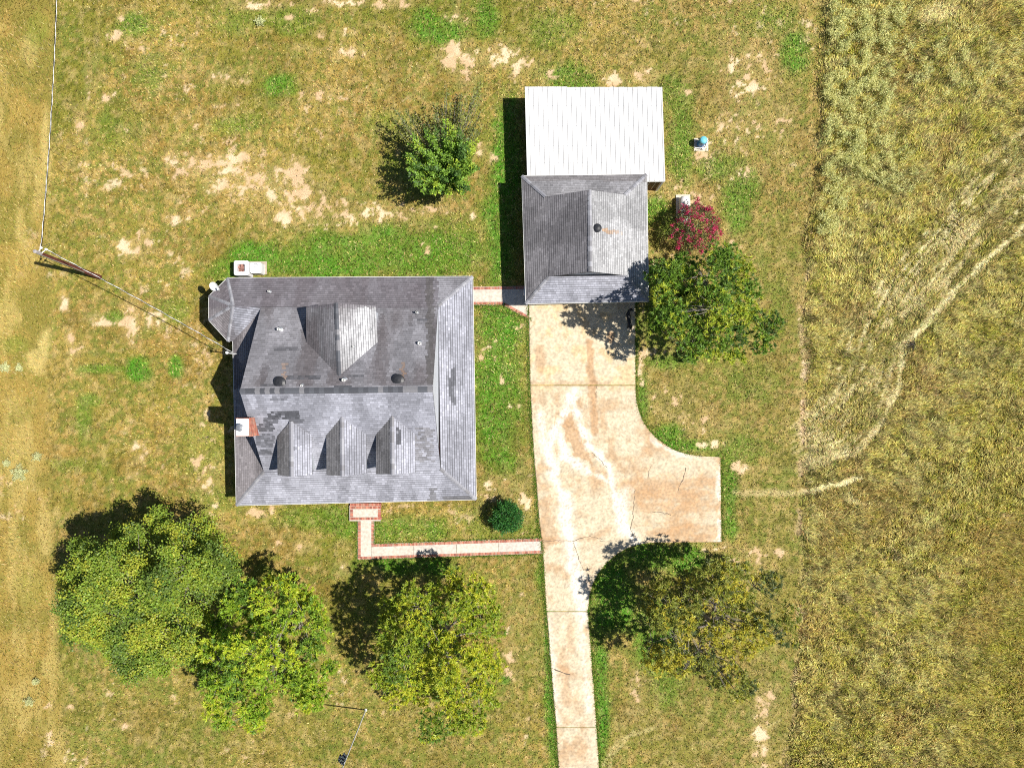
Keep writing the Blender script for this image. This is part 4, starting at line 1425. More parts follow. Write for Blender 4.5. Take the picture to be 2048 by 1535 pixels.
def ac_unit(px, py, w, h, label, fan):
    q = P(px, py, h)
    x, y = q.x, q.y
    t = thing("air_conditioner", (x, y, .07), label, "air conditioner", "air conditioners behind the house")
    r = w * .335
    m = MB()
    # casing with rounded corners and a round top opening
    nseg, rr = 8, .10
    hx = w / 2 - rr
    ring = []
    for (cx, cy, s0) in ((hx, hx, 0), (-hx, hx, PI / 2), (-hx, -hx, PI), (hx, -hx, 1.5 * PI)):
        for i in range(nseg):
            a = s0 + PI / 2 * i / (nseg - 1)
            ring.append((cx + rr * math.cos(a), cy + rr * math.sin(a)))
    n = len(ring)
    inner = []
    for (ax, ay) in ring:
        a = math.atan2(ay, ax)
        inner.append((r * math.cos(a), r * math.sin(a)))
    V = [(x + a, y + b, .07) for a, b in ring] + [(x + a, y + b, h - .03) for a, b in ring] + [(x + a * .96, y + b * .96, h) for a, b in ring] + [(x + a, y + b, h + .012) for a, b in inner] + [(x + a, y + b, h - .30) for a, b in inner]
    F = []
    for L in range(4):
        F += [(L * n + i, L * n + (i + 1) % n, (L + 1) * n + (i + 1) % n, (L + 1) * n + i) for i in range(n)]
    F.append(tuple(range(4 * n, 5 * n)))
    m.add(V, F)
    body = m.build("casing", M['white_metal'], t)
    m = MB()
    for k in range(16):      # louvre lines of the coil guard
        zc_ = .16 + (h - .3) * k / 15
        m.add([(x + a * 1.012, y + b * 1.012, zc_ + dz) for dz in (-.007, .007) for a, b in ring], [(i, (i + 1) % n, n + (i + 1) % n, n + i) for i in range(n)])
    m.build("coil_guard", M['white_metal'], t)
    if fan:
        f = MB()
        f.lathe((x, y, h - .28), [(r * .985, 0), (r * .985, .01)], 24)
        f.build("shroud", M['copper'], t)
        f = MB()
        f.lathe((x, y, h - .20), [(.07, 0), (.07, .08), (.03, .10)], 14)
        for k in range(5):
            a = k * 2 * PI / 5 + .3
            R_ = Matrix.Rotation(a, 3, 'Z') @ Matrix.Rotation(.5, 3, 'X')
            c_ = Matrix.Rotation(a, 3, 'Z') @ Vector((r * .52, 0, 0))
            f.box((x + c_.x, y + c_.y, h - .16), (r * .8, .15, .008), m=R_)
        f.build("fan", M['copper'], t)
        g = MB()
        for k in range(5):
            rad = r * (.2 + .19 * k)
            g.tube([(x + rad * math.cos(a), y + rad * math.sin(a), h + .015) for a in np.linspace(0, 2 * PI, 25)], .004, 4, False)
        g.build("grille", M['grey_metal'], t)
    else:
        g = MB()
        g.lathe((x, y, h - .035), [(r * .99, 0), (r * .99, .03), (r * .3, .055), (.01, .06)], 24)
        g.build("lid", M['white_metal'], t)
        g = MB()
        g.tube([(x + r * 1.02 * math.cos(a), y + r * 1.02 * math.sin(a), h + .02) for a in np.linspace(.5, 2.6, 14)], .018, 5)
        g.tube([(x - .06, y + .04, h + .03), (x + .02, y + .06, h + .035), (x + .06, y + .03, h + .03)], .012, 5)
        g.build("handle", M['grey_metal'], t)
    return t


ac_unit(482, 535.5, .96, .95, "white air conditioner with a rusty fan seen through its round top", True)
ac_unit(511, 535, .73, .80, "smaller white air conditioner with a closed lid", False)
m = MB()
for k, (xa, xb) in enumerate(((497, 500), (500, 503), (505, 502))):
    m.tube([P(xa, 540, .3), P(xa + 1, 546, .12), P(xb, 551, .12), P(xb, 557, .2)], .035 - .008 * k, 7)
ls = m.build("refrigerant_pipes", M['grey_metal'], None, P(500, 548))
tag(ls, "grey pipes running from the air conditioners under the eave", "pipes")

# ------------------------------------------------------------------ satellite dish
dq = P(428.5, 572, 3.15)
dish = thing("satellite_dish", P(437, 579, 2.62), "white satellite dish on an arm at the north-west roof corner", "satellite dish")
ax = Vector((-.18, -.42, .89)).normalized()
R_ = ax.to_track_quat('Z', 'Y').to_matrix()
m = MB()
m.lathe(dq, [(.02, 0), (.12, .010), (.2, .03), (.285, .065), (.285, .075), (.2, .042), (.12, .022), (.02, .012)], 24, R_)
m.build("reflector", M['white_plastic'], dish)
m = MB()
foot = P(437, 579, 2.66)
m.tube([foot, foot + Vector((-.02, .02, .28)), dq - ax * .03], .025, 7)
m.box(foot + Vector((0, 0, -.01)), (.16, .16, .02))
m.build("mount", M['grey_metal'], dish)
m = MB()
arm = P(436, 577.5, 3.45)
m.tube([dq - ax * .02 + Vector((.05, -.12, 0)), arm], .016, 6)
m.box(arm, (.10, .14, .10), .4)
m.build("feed_arm", M['white_metal'], dish)

# ------------------------------------------------------------------ utility pole, cables, service mast
base, top = P(200, 554.5, 0), P(70, 502.5, 6.6)
pole = thing("utility_pole", base, "dark red-brown wooden utility pole west of the house", "utility pole")
m = MB()
N = 14
m.tube([base.lerp(top, i / N) - Vector((0, 0, .1 if i == 0 else 0)) for i in range(int(N * .93) + 1)], [.155 - .05 * i / N for i in range(int(N * .93) + 1)], 14)
m.build("shaft", M['pole_wood'], pole)
m = MB()
m.tube([base.lerp(top, .925), base.lerp(top, .97), top], [.109, .11, .10], 14)
m.lathe(top - Vector((0, 0, .03)), [(.11, 0), (.11, .05), (.04, .08)], 14)
m.build("pole_top", M['pole_grey'], pole)
m = MB()
sd = Vector((.1, -.12, 0))
m.tube([base.lerp(top, .30) + sd, base.lerp(top, .6) + sd, base.lerp(top, .93) + sd], .03, 6)
m.build("ground_wire", M['grey_metal'], pole)
m = MB()
bq = base.lerp(top, .93)
m.tube([bq + Vector((-.1, .12, 0)), bq + Vector((.05, .30, .02))], .03, 6)
m.tube([bq + Vector((.08, .02, 0)), bq + Vector((.32, .22, .0))], .025, 6)
m.lathe(bq + Vector((.05, .33, -.06)), [(.05, 0), (.07, .03), (.05, .06), (.07, .09), (.05, .12)], 10)
m.lathe(bq + Vector((.34, .24, -.06)), [(.05, 0), (.07, .03), (.05, .06), (.07, .09), (.05, .12)], 10)
m.build("insulator", M['white_plastic'], pole)


def twisted(name, p0, p1, sag, label, parent=None, n=160, rad=.0105, pitch=1.3):
    """messenger wire with two covered conductors wound round it"""
    p0, p1 = Vector(p0), Vector(p1)
    L = (p1 - p0).length
    pts = [p0.lerp(p1, i / n) - Vector((0, 0, sag * 4 * (i / n) * (1 - i / n))) for i in range(n + 1)]
    t = thing(name, p0, label, "cable")
    m = MB()
    m.tube(pts, rad, 5)
    m.build("messenger", M['alu'], t)
    d = (p1 - p0).normalized()
    s_ = d.cross(Vector((0, 0, 1))).normalized()
    for k, mt in ((0, 'black_wire'), (1, 'alu'), (2, 'black_wire')):
        m = MB()
        q = [p + (s_ * math.cos(2 * PI * (i / n) * L / pitch + k * 2.1) + Vector((0, 0, 1)) * math.sin(2 * PI * (i / n) * L / pitch + k * 2.1)) * .024 for i, p in enumerate(pts)]
        m.tube(q, rad * .95, 5)
        m.build("conductor", M[mt], t)
    return t


ins1, ins2 = bq + Vector((.34, .24, .03)), bq + Vector((.05, .33, .03))
mast_top = P(466, 705, 3.95)
twisted("service_cable", ins1, mast_top, .55, "twisted service cable strung from the utility pole to the house roof", n=200)
north_end = P(120, -420, 6.4)
twisted("power_line", ins2, north_end, .5, "twisted power line running north from the utility pole", n=420)
m = MB()
m.tube([ins1, bq + Vector((.5, .5, -.1)), bq + Vector((.42, .62, -.2)), bq + Vector((.1, .45, -.12)), ins2], .014, 5)
m.build("jumper_loop", M['black_wire'], pole)
# second pole far to the north, carries the line's other end (out of the picture)
mast = thing("service_mast", P(471, 708, 2.6), "grey service mast with its weatherhead on the west eave", "service mast")
m = MB()
mb_ = P(471.5, 708, 2.55)
m.tube([mb_, Vector((mb_.x, mb_.y, 3.9))], .04, 8)
m.lathe((mb_.x, mb_.y, 3.9), [(.07, 0), (.10, .04), (.08, .12), (.02, .15)], 10)
m.build("mast_pipe", M['white_metal'], mast)
m = MB()
for k in range(2):
    c_ = Vector((mb_.x - .12 - .1 * k, mb_.y + .02, 3.75))
    m.tube([c_ + Vector((.16 * math.cos(a), .13 * math.sin(a), .08 * math.sin(a * .5))) for a in np.linspace(0, 5.2, 12)], .014, 5)
m.build("drip_loop", M['black_wire'], mast)
m = MB()
m.tube([Vector((mb_.x, mb_.y, 3.3)), P(476, 707, 2.75)], .02, 6)
m.build("brace", M['white_metal'], mast)

# ------------------------------------------------------------------ flagpole
fb, ft = P(731.5, 1418.5, 0), P(684, 1537, 7.35)
flagpole = thing("flagpole", fb, "white flagpole with a ball on top and a limp striped flag", "flagpole")
m = MB()
m.tube([fb - Vector((0, 0, .1)), fb.lerp(ft, .5), ft], [.045, .04, .03], 10)
m.build("pole", M['white_metal'], flagpole)
m = MB()
m.lathe(fb, [(.10, -.05), (.10, .05), (.06, .12)], 12)
m.build("base_collar", M['white_plastic'], flagpole)
m = MB()
m.lathe(ft + Vector((0, 0, -.02)), [(.02, 0)] + [(.095 * math.sin(a), .10 - .095 * math.cos(a)) for a in np.linspace(.3, 3.0, 8)], 16)
m.build("finial", M['finial'], flagpole, smooth=True)


def flag_mat():
    m, n, l, out = nt("striped_flag_cloth")
    b = n.new("ShaderNodeBsdfPrincipled")
    at = n.new("ShaderNodeAttribute")
    at.attribute_name = "Col"
    l.new(at.outputs["Color"], b.inputs["Base Color"])
    b.inputs["Roughness"].default_value = .9
    l.new(b.outputs[0], out.inputs[0])
    return m


m = MB()
cols_, rows_ = 10, 22
for r in range(rows_):
    for c_ in range(cols_):
        quad = []
        for (i, j) in ((c_, r), (c_ + 1, r), (c_ + 1, r + 1), (c_, r + 1)):
            t = j / rows_
            s_ = i / cols_
            pp = fb.lerp(ft, .96 - .19 * t)
            fold = math.sin(s_ * 11 + t * 2) * .07
            reach = (.14 + .40 * math.sin(min(1, t * 1.6) * 1.5)) * s_
            quad.append(pp + Vector((.05 - reach, .05 + fold * (.4 + t) - .12 * s_ * t, .07 - .16 * s_)))
        stripe = int((r + c_ * .4) * .36) % 2
        m.add(quad, [(0, 1, 2, 3)], (.70, .69, .72) if stripe else (.025, .018, .075))
m.build("flag", flag_mat(), flagpole, colors=True)

# ------------------------------------------------------------------ well pressure tank, propane tank
wt = P(1400.5, 288.5)
well = thing("pressure_tank", wt, "small blue well pressure tank with a faded cyan top on a slab", "tank")
m = MB()
m.lathe(wt, [(.20, .02), (.25, .10), (.255, .62), (.25, .72)], 24)
m.build("shell", M['tank_blue'], well, smooth=False)
m = MB()
m.lathe(wt, [(.252, .72), (.24, .80), (.19, .86), (.10, .90), (.03, .91)], 24)
m.build("dome", M['tank_cyan'], well)
m = MB()
m.tube([wt + Vector((.18, -.12, .12)), wt + Vector((.32, -.2, .12)), wt + Vector((.42, .05, .10)), wt + Vector((.50, .24, .05))], .03, 7)
m.tube([wt + Vector((-.38, -.26, .10)), wt + Vector((.05, -.33, .12)), wt + Vector((.34, -.24, .12))], .028, 7)
m.tube([wt + Vector((.1, .34, .02)), wt + Vector((.1, .34, .35))], .06, 8)
m.box(wt + Vector((.12, -.36, .14)), (.10, .08, .18))
m.build("plumbing", M['white_plastic'], well)
m = MB()
m.box(wt + Vector((.05, -.03, .0)), (.95, .85, .08))
m.build("slab", M['pad'], well)
pp = MB()
pp.prism([P(1352, 446), P(1381, 446), P(1380, 389.5), P(1351.5, 390)], -.05, .06)
tag(pp.build("concrete_pad", M['pad'], None, P(1366, 418)), "tan concrete pad under the white tank beside the pink shrub", "pad")
pt = P(1367, 420)
prop = thing("gas_tank", pt, "white horizontal gas tank beside the pink flowering shrub", "tank")
m = MB()
prof = [(.02, -.85), (.18, -.82), (.28, -.74), (.33, -.62), (.335, .62), (.28, .74), (.18, .82), (.02, .85)]
Rz = Matrix.Rotation(PI / 2, 3, 'X')
tcen = P(1368.5, 418, .5)
m.lathe(tcen, prof, 20, Rz)
m.build("shell", M['tank_white'], prop, smooth=True)
m = MB()
m.lathe((tcen.x + .02, tcen.y + .28, .78), [(.12, 0), (.13, .12), (.10, .17), (.02, .18)], 14)
m.build("valve_hood", M['tank_white'], prop)
m = MB()
for s_ in (.1, .48):
    m.lathe((tcen.x + .06, tcen.y + s_ + .05, .80), [(.035, 0), (.035, .06), (.02, .07)], 8)
m.build("fitting", M['black_metal'], prop)
for s_ in (-.5, .5):
    m = MB()
    m.box((tcen.x, tcen.y + s_, .13), (.4, .10, .2))
    m.build("foot", M['grey_metal'], prop)


# ------------------------------------------------------------------ trees
def rand_unit(n):
    v = RNG.normal(0, 1, (n, 3))
    return v / np.linalg.norm(v, axis=1)[:, None]


def leaf_quads(pos, dirs, length, width, cols, roll=None):
    """diamond leaves: pos (n,3) base, dirs (n,3) unit"""
    n = len(pos)
    r = rand_unit(n)
    if roll is not None:
        r = roll
    side = np.cross(dirs, r)
    side /= np.linalg.norm(side, axis=1)[:, None] + 1e-9
    L, W = length[:, None], width[:, None]
    v = np.empty((n, 4, 3))
    v[:, 0] = pos
    v[:, 1] = pos + dirs * L * .5 + side * W * .5
    v[:, 2] = pos + dirs * L
    v[:, 3] = pos + dirs * L * .5 - side * W * .5
    return v.reshape(-1, 3), np.arange(n * 4).reshape(-1, 4), np.repeat(cols[:, None, :], 4, 1).reshape(-1, 3)


def crown_points(poly, n, zlo, zhi, seed, lump=55, gap=.36, depth=1.1, flat=.6):
    """spray positions filling the dome over the traced outline (traced at mid height)"""
    xs, ys = [p[0] for p in poly], [p[1] for p in poly]
    out = []
    R = max(max(xs) - min(xs), max(ys) - min(ys)) / 2
    while sum(len(o) for o in out) < n:
        px = RNG.uniform(min(xs), max(xs), 6000)
        py = RNG.uniform(min(ys), max(ys), 6000)
        ok = in_poly(px, py, poly)
        px, py = px[ok], py[ok]
        d = seg_dist(px, py, poly + [poly[0]]) / R
        lm = fbm(px, py, lump, seed, 3)
        dome = np.clip(d / .75, 0, 1) ** flat
        z = zlo + (zhi - zlo) * dome + (lm - .5) * 5.5 * np.clip(.35 + d * 2, 0, 1)
        z = z - RNG.exponential(depth * .5, len(px))
        keep = (lm + .5 * np.clip(d * 3, 0, 1) * .5 + RNG.uniform(-.12, .12, len(px))) > gap + .08
        k = keep & (z > 1.2)
        out.append(np.stack([px[k], py[k], z[k], lm[k], d[k]], -1))
    a = np.concatenate(out)[:n]
    k = (1 - a[:, 2] / H) / S
    pos = np.stack([(a[:, 0] - NX) * k, (NY - a[:, 1]) * k, a[:, 2]], -1)
    return pos, a[:, 3], a[:, 4]


def limbs(tree, base, pos, n_limb, r0, zfork, bark, twigs=220, dead=0):
    m = MB()
    c0 = Vector(base)
    m.tube([c0 - Vector((0, 0, .2)), c0 + Vector((.02, .03, zfork * .5)), c0 + Vector((.05, .0, zfork))], [r0 * 1.3, r0, r0 * .85], 10)
    m.build("trunk", bark, tree)
    fork = c0 + Vector((.05, 0, zfork))
    ids = [int(RNG.integers(len(pos)))]
    for _ in range(n_limb - 1):       # spread the limb ends out
        cand = RNG.integers(0, len(pos), 40)
        dd = [min(np.linalg.norm(pos[c_] - pos[i]) for i in ids) for c_ in cand]
        ids.append(int(cand[int(np.argmax(dd))]))
    nodes, rads = [], []
    m = MB()
    for i in ids:
        e = Vector(pos[i])
        e = fork + (e - fork) * .85 - Vector((0, 0, .9))
        mid = fork.lerp(e, .5) + Vector((random.uniform(-.3, .3), random.uniform(-.3, .3), .35))
        pts = []
        for k in range(7):
            t = k / 6
            p = fork * (1 - t) ** 2 + mid * 2 * t * (1 - t) + e * t * t
            pts.append(p + Vector((random.uniform(-.06, .06), random.uniform(-.06, .06), random.uniform(-.05, .05))) * (1 if 0 < k else 0))
        m.tube(pts, [r0 * .5 * (1 - .85 * k / 6) for k in range(7)], 6)
        for k, p in enumerate(pts[2:]):
            nodes.append(p)
    m.build("limbs", bark, tree)
    nd = np.array([tuple(p) for p in nodes])
    m = MB()
    for i in RNG.integers(0, len(pos), twigs):
        e = pos[i]
        j = int(np.argmin(np.linalg.norm(nd - e, axis=1) + 1.5 * (nd[:, 2] > e[2])))
        a, b = Vector(nd[j]), Vector(e)
        if (a - b).length > 3.2:
            continue
        m.tube([a, a.lerp(b, .5) + Vector((random.uniform(-.1, .1), random.uniform(-.1, .1), random.uniform(-.05, .15))), b], [.028, .018, .008], 4)
    tag(m.build("twigs", bark, tree), kind="stuff")


def clusters(poly, n, zlo, zhi, seed, dmin, rad, fill=.18):
    """leaf masses spread over the crown: returns spray positions, outward directions, cluster index"""
    mx_, my_ = sum(p[0] for p in poly) / len(poly), sum(p[1] for p in poly) / len(poly)
    poly = [(mx_ + (x - mx_) * .89, my_ + (y - my_) * .89) for x, y in poly]
    pos, lm, d = crown_points(poly, 2600, zlo, zhi, seed, gap=.30, depth=.7)
    cs = []
    for p in pos:
        if all((p[0] - c_[0]) ** 2 + (p[1] - c_[1]) ** 2 + .5 * (p[2] - c_[2]) ** 2 > dmin ** 2 for c_ in cs):
            cs.append(p)
    cs = np.array(cs)
    cs[:, 2] += RNG.normal(0, .45, len(cs))
    R = rad * RNG.uniform(.65, 1.25, len(cs))
    w = R ** 2 / (R ** 2).sum()
    k = RNG.choice(len(cs), n, p=w)
    u = rand_unit(n)
    u[:, 2] = np.abs(u[:, 2]) * np.where(RNG.uniform(0, 1, n) < .82, 1, -1)
    rr = RNG.uniform(0, 1, n) ** .45 * R[k]
    sp = cs[k] + u * rr[:, None] * np.array([1, 1, .62])
    nf = int(n * fill)
    lo = pos[RNG.integers(0, len(pos), nf)] - np.array([0, 0, 1]) * RNG.uniform(.8, 1.8, (nf, 1))
    sp = np.concatenate([sp, lo])
    u = np.concatenate([u, rand_unit(nf)])
    k = np.concatenate([k, RNG.integers(0, len(cs), nf)])
    sp[:, 2] = np.maximum(sp[:, 2], 1.2)
    return sp, u, k, cs


def pecan(poly, n, zlo, zhi, seed, label, tones, per=16, trunk_r=.17, leafL=.27, leafW=.06, extra=None, dmin=1.3, rad=.92, group=None):
    pos, u, k, cs = clusters(poly, n, zlo, zhi, seed, dmin, rad)
    if extra:
        p2, u2, k2, c2 = clusters(extra[0], extra[1], extra[2], extra[3], seed + 5, dmin * .8, rad * .7)
        pos, u, k, cs = np.concatenate([pos, p2]), np.concatenate([u, u2]), np.concatenate([k, k2 + len(cs)]), np.concatenate([cs, c2])
    base = Vector((float(cs[:, 0].mean()), float(cs[:, 1].mean()), 0))
    t = thing("tree", base, label, "tree", group)
    ax = u * .8 + rand_unit(len(pos)) * .3 + np.array([0, 0, .35])
    ax /= np.linalg.norm(ax, axis=1)[:, None]
    q = np.repeat(pos, per, 0)
    dv = rand_unit(len(q)) + np.repeat(ax, per, 0) * .8
    dv[:, 2] *= .7
    dv /= np.linalg.norm(dv, axis=1)[:, None]
    L = leafL * RNG.uniform(.6, 1.25, len(q))
    W = leafW * RNG.uniform(.7, 1.3, len(q))
    T = np.array(tones)
    ct = RNG.choice(3, len(cs), p=[.5, .3, .2])
    pick = np.where(RNG.uniform(0, 1, len(pos)) < .6, ct[k], RNG.choice(3, len(pos), p=[.5, .3, .2]))
    cc = np.repeat(T[pick], per, 0) * RNG.normal(1, .18, (len(q), 1)) * (1 + RNG.normal(0, .06, (len(q), 3)))
    up = np.array([.25, 0, 1]) + RNG.normal(0, .55, (len(q), 3))
    V, F, CC = leaf_quads(q - dv * .04, dv, L, W, np.clip(cc, .01, .7), roll=up)
    me = np_mesh("crown", V - np.array(base), F, CC, M['leaf'])
    o = bpy.data.objects.new("crown", me)
    C.objects.link(o)
    o.parent = t
    limbs(t, base, pos, 9, trunk_r, 2.2, M['bark'])
    return t


T1 = [(138, 1078), (181, 1060), (222, 1058), (255, 1040), (293, 1022), (340, 1018), (380, 1020), (419, 1031), (440, 1072), (470, 1100), (484, 1130), (478, 1160), (440, 1180), (425, 1217), (400, 1270), (392, 1336), (344, 1343), (310, 1360), (283, 1373), (249, 1346), (222, 1316), (182, 1302), (134, 1316), (117, 1278), (104, 1238), (140, 1217), (138, 1180), (130, 1143), (132, 1109)]
T2 = [(482, 1160), (520, 1148), (561, 1140), (600, 1155), (622, 1167), (656, 1197), (640, 1231), (665, 1255), (683, 1275), (652, 1302), (684, 1352), (640, 1350), (663, 1394), (629, 1414), (571, 1438), (540, 1435), (497, 1461), (493, 1430), (419, 1444), (405, 1411), (375, 1390), (385, 1356), (395, 1329), (378, 1299), (405, 1251), (436, 1190)]
T3 = [(770, 1192), (802, 1172), (862, 1162), (895, 1135), (932, 1140), (974, 1143), (1006, 1171), (1005, 1205), (990, 1226), (1010, 1242), (998, 1289), (990, 1328), (1013, 1354), (1010, 1393), (987, 1421), (927, 1468), (875, 1460), (822, 1450), (820, 1414), (805, 1390), (776, 1390), (749, 1369), (739, 1325), (742, 1289), (760, 1262), (755, 1230)]
T4 = [(1299, 1142), (1333, 1150), (1378, 1115), (1398, 1138), (1457, 1117), (1489, 1120), (1549, 1140), (1566, 1184), (1582, 1218), (1582, 1270), (1546, 1298), (1482, 1298), (1437, 1315), (1408, 1330), (1368, 1340), (1304, 1345), (1276, 1308), (1287, 1265), (1297, 1223), (1297, 1179)]
T4b = [(1415, 1322), (1457, 1318), (1507, 1352), (1502, 1382), (1452, 1402), (1415, 1365)]
T5 = [(1299, 536), (1333, 534), (1368, 512), (1398, 503), (1441, 507), (1490, 522), (1537, 566), (1544, 609), (1548, 648), (1557, 684), (1535, 714), (1501, 731), (1451, 733), (1398, 716), (1365, 701), (1333, 680), (1293, 658), (1288, 630), (1297, 600), (1295, 566)]
GRP = "leafy trees round the house"
pecan(T3, 2100, 4.2, 6.9, 301, "yellow-green bushy tree south of the front path, left of the driveway", [(.29, .37, .03), (.46, .49, .035), (.15, .24, .03)], group=GRP)
pecan(T2, 2300, 4.0, 7.2, 311, "bright green tree overlapping the darker tree at its left", [(.26, .39, .03), (.44, .52, .035), (.14, .25, .03)], group=GRP)
pecan(T4, 1350, 3.8, 6.6, 321, "thin olive and ochre tree right of the lower driveway", [(.25, .275, .045), (.47, .43, .05), (.11, .14, .045)], per=17, leafL=.30, leafW=.05, extra=(T4b, 150, 3.0, 4.2), dmin=1.3, rad=.85, group=GRP)
pecan(T5, 2000, 4.0, 7.0, 331, "dark green tree at the garage's south-east corner, shading the driveway", [(.15, .26, .03), (.37, .43, .04), (.085, .15, .03)], group=GRP)


def pad_tree(poly, n, zlo, zhi, seed, label, tones, per=40):
    """broad-leaved tree: layered masses of small round leaves"""
    pos, u, k, cs = clusters(poly, n, zlo, zhi, seed, 1.3, .92, .22)
    base = Vector((float(cs[:, 0].mean()), float(cs[:, 1].mean()), 0))
    t = thing("tree", base, label, "tree", GRP)
    q = np.repeat(pos, per, 0)
    off = RNG.normal(0, 1, (len(q), 3)) * np.array([.19, .19, .06])
    off[:, 2] -= .3 * np.hypot(off[:, 0], off[:, 1])
    q = q + off
    dv = rand_unit(len(q)) * np.array([1, 1, .45])
    dv /= np.linalg.norm(dv, axis=1)[:, None]
    L = RNG.uniform(.09, .15, len(q))
    T = np.array(tones)
    ct = RNG.choice(3, len(cs), p=[.5, .27, .23])
    pick = np.where(RNG.uniform(0, 1, len(pos)) < .6, ct[k], RNG.choice(3, len(pos), p=[.5, .27, .23]))
    cc = np.repeat(T[pick], per, 0) * RNG.normal(1, .18, (len(q), 1)) * (1 + RNG.normal(0, .06, (len(q), 3)))
    up = np.array([0.2, 0, 1]) + RNG.normal(0, .45, (len(q), 3))
    V, F, CC = leaf_quads(q, dv, L, L * .8, np.clip(cc, .01, .7), roll=up)
    o = bpy.data.objects.new("crown", np_mesh("crown", V - np.array(base), F, CC, M['leaf']))
    C.objects.link(o)
    o.parent = t
    limbs(t, base, pos, 12, .26, 2.6, M['bark'], 320)
    return t


pad_tree(T1, 1800, 4.4, 8.3, 341, "largest tree, dark green layered crown at the lower left", [(.23, .32, .035), (.36, .40, .04), (.13, .20, .03)])


# open multi-stemmed tree in the back lawn
def whip_tree():
    base = P(894, 352)
    t = thing("tree", base, "small open many-stemmed tree in the back lawn, left of the metal building", "tree", GRP)
    m = MB()
    P_, D_, T_ = [], [], []
    b = np.array(base)
    targets = []
    for _ in range(190):
        px, py = random.uniform(805, 965), random.uniform(235, 400)
        if ((px - 886) / 80) ** 2 + ((py - 318) / 80) ** 2 > 1:
            continue
        targets.append((px, py, random.uniform(2.6, 4.6), 1))
    for _ in range(56):
        px, py = random.uniform(845, 965), random.uniform(158, 275)
        if px < 850 + (py < 200) * 15: continue
        targets.append((px, py, random.uniform(2.0, 3.8), 0))
    for _ in range(22):
        targets.append((random.uniform(785, 850), random.uniform(215, 290), random.uniform(1.8, 3.0), 0))
    for px, py, z, g in targets:
        e = np.array(P(px, py, z))
        mid = b * .45 + e * .55 + np.array([0, 0, -.25 * z * .4]) + RNG.normal(0, .12, 3)
        pts = [b * (1 - s) ** 2 + 2 * mid * s * (1 - s) + e * s * s for s in np.linspace(0.02, 1, 8)]
        m.tube([Vector(p) for p in pts], [.045 * (1 - .88 * i / 7) for i in range(8)], 4)
        nl = random.randint(90, 140) if g else random.randint(40, 80)
        ss = RNG.uniform(.38, 1.0, nl) ** .8
        ce = (b[None] * (1 - ss[:, None]) ** 2 + 2 * mid[None] * (ss * (1 - ss))[:, None] + e[None] * (ss ** 2)[:, None])
        P_.append(ce + RNG.normal(0, .075, (nl, 3)))
        tang = (e - b) / np.linalg.norm(e - b)
        dd = rand_unit(nl) + tang * .7
        D_.append(dd / np.linalg.norm(dd, axis=1)[:, None])
        tone = np.array([(.22, .37, .045), (.38, .50, .05), (.11, .21, .04)][random.choice((0, 0, 1, 2))]) if g else np.array([(.27, .29, .07), (.18, .21, .06)][random.randint(0, 1)])
        T_.append(np.broadcast_to(tone, (nl, 3)) * RNG.normal(1, .2, (nl, 1)))
    m.build("stems", M['bark'], t)
    pos, dv, cc = np.concatenate(P_), np.concatenate(D_), np.concatenate(T_)
    n = len(pos)
    V, F, CC = leaf_quads(pos, dv, RNG.uniform(.10, .2, n), RNG.uniform(.06, .11, n), np.clip(cc, .01, .7), roll=np.array([.2, 0, 1]) + RNG.normal(0, .5, (n, 3)))
    o = bpy.data.objects.new("crown", np_mesh("crown", V - b, F, CC, M['leaf']))
    C.objects.link(o)
    o.parent = t


whip_tree()


def shrub(name, px, py, rx, h, label, cat, n, tones, leafL=.11, leafW=.06, flowers=0, zc=.5):
    base = P(px, py)
    c_ = np.array([base.x, base.y, h * zc])
    t = thing(name, base, label, cat)
    u = rand_unit(n)
    u[:, 2] = np.abs(u[:, 2]) * np.where(RNG.uniform(0, 1, n) < .8, 1, -.8)
    lump = 1 + .16 * np.sin(u[:, 0] * 9 + 1) * np.sin(u[:, 1] * 8) + RNG.normal(0, .05, n)
    rr = RNG.uniform(.3, 1, n) ** .35 * lump
    pos = c_ + u * rr[:, None] * np.array([rx, rx, h * (1 - zc)])
    pos[:, 2] = np.maximum(pos[:, 2], .08)
    dv = u * .7 + rand_unit(n)
    dv /= np.linalg.norm(dv, axis=1)[:, None]
    T = np.array(tones)
    cc = T[RNG.choice(3, n, p=[.5, .25, .25])] * RNG.normal(1, .18, (n, 1))
    V, F, CC = leaf_quads(pos, dv, RNG.uniform(.7, 1.3, n) * leafL, RNG.uniform(.7, 1.3, n) * leafW, np.clip(cc, .008, .7))
    o = bpy.data.objects.new("foliage", np_mesh("foliage", V - np.array(base), F, CC, M['leaf']))
    C.objects.link(o)
    o.parent = t
    m = MB()
    for k in range(9):
        a = k * .7
        e = c_ + np.array([math.cos(a) * rx * .7, math.sin(a) * rx * .7, h * .25])
        m.tube([base + Vector((math.cos(a) * .08, math.sin(a) * .08, -.05)), base.lerp(Vector(e), .5), Vector(e)], [.035, .022, .01], 5)
    m.build("stems", M['bark'], t)
    if flowers:
        idx = RNG.integers(0, n, flowers * 6)
        idx = idx[(u[idx, 2] > -.1) & (rr[idx] > .8)][:flowers]
        q = np.repeat(pos[idx] + u[idx] * .06, 34, 0)
        q = q + RNG.normal(0, .065, q.shape)
        d2 = rand_unit(len(q))
        fc_ = np.array([(.60, .03, .13), (.72, .09, .22), (.45, .02, .09)])[RNG.integers(0, 3, len(q))] * RNG.normal(1, .15, (len(q), 1))
        V, F, CC = leaf_quads(q, d2, RNG.uniform(.05, .09, len(q)), RNG.uniform(.05, .08, len(q)), np.clip(fc_, .01, .9))
        o = bpy.data.objects.new("blossoms", np_mesh("blossoms", V - np.array(base), F, CC, M['leaf']))
        C.objects.link(o)
        o.parent = t
        o["kind"] = "stuff"
    return t


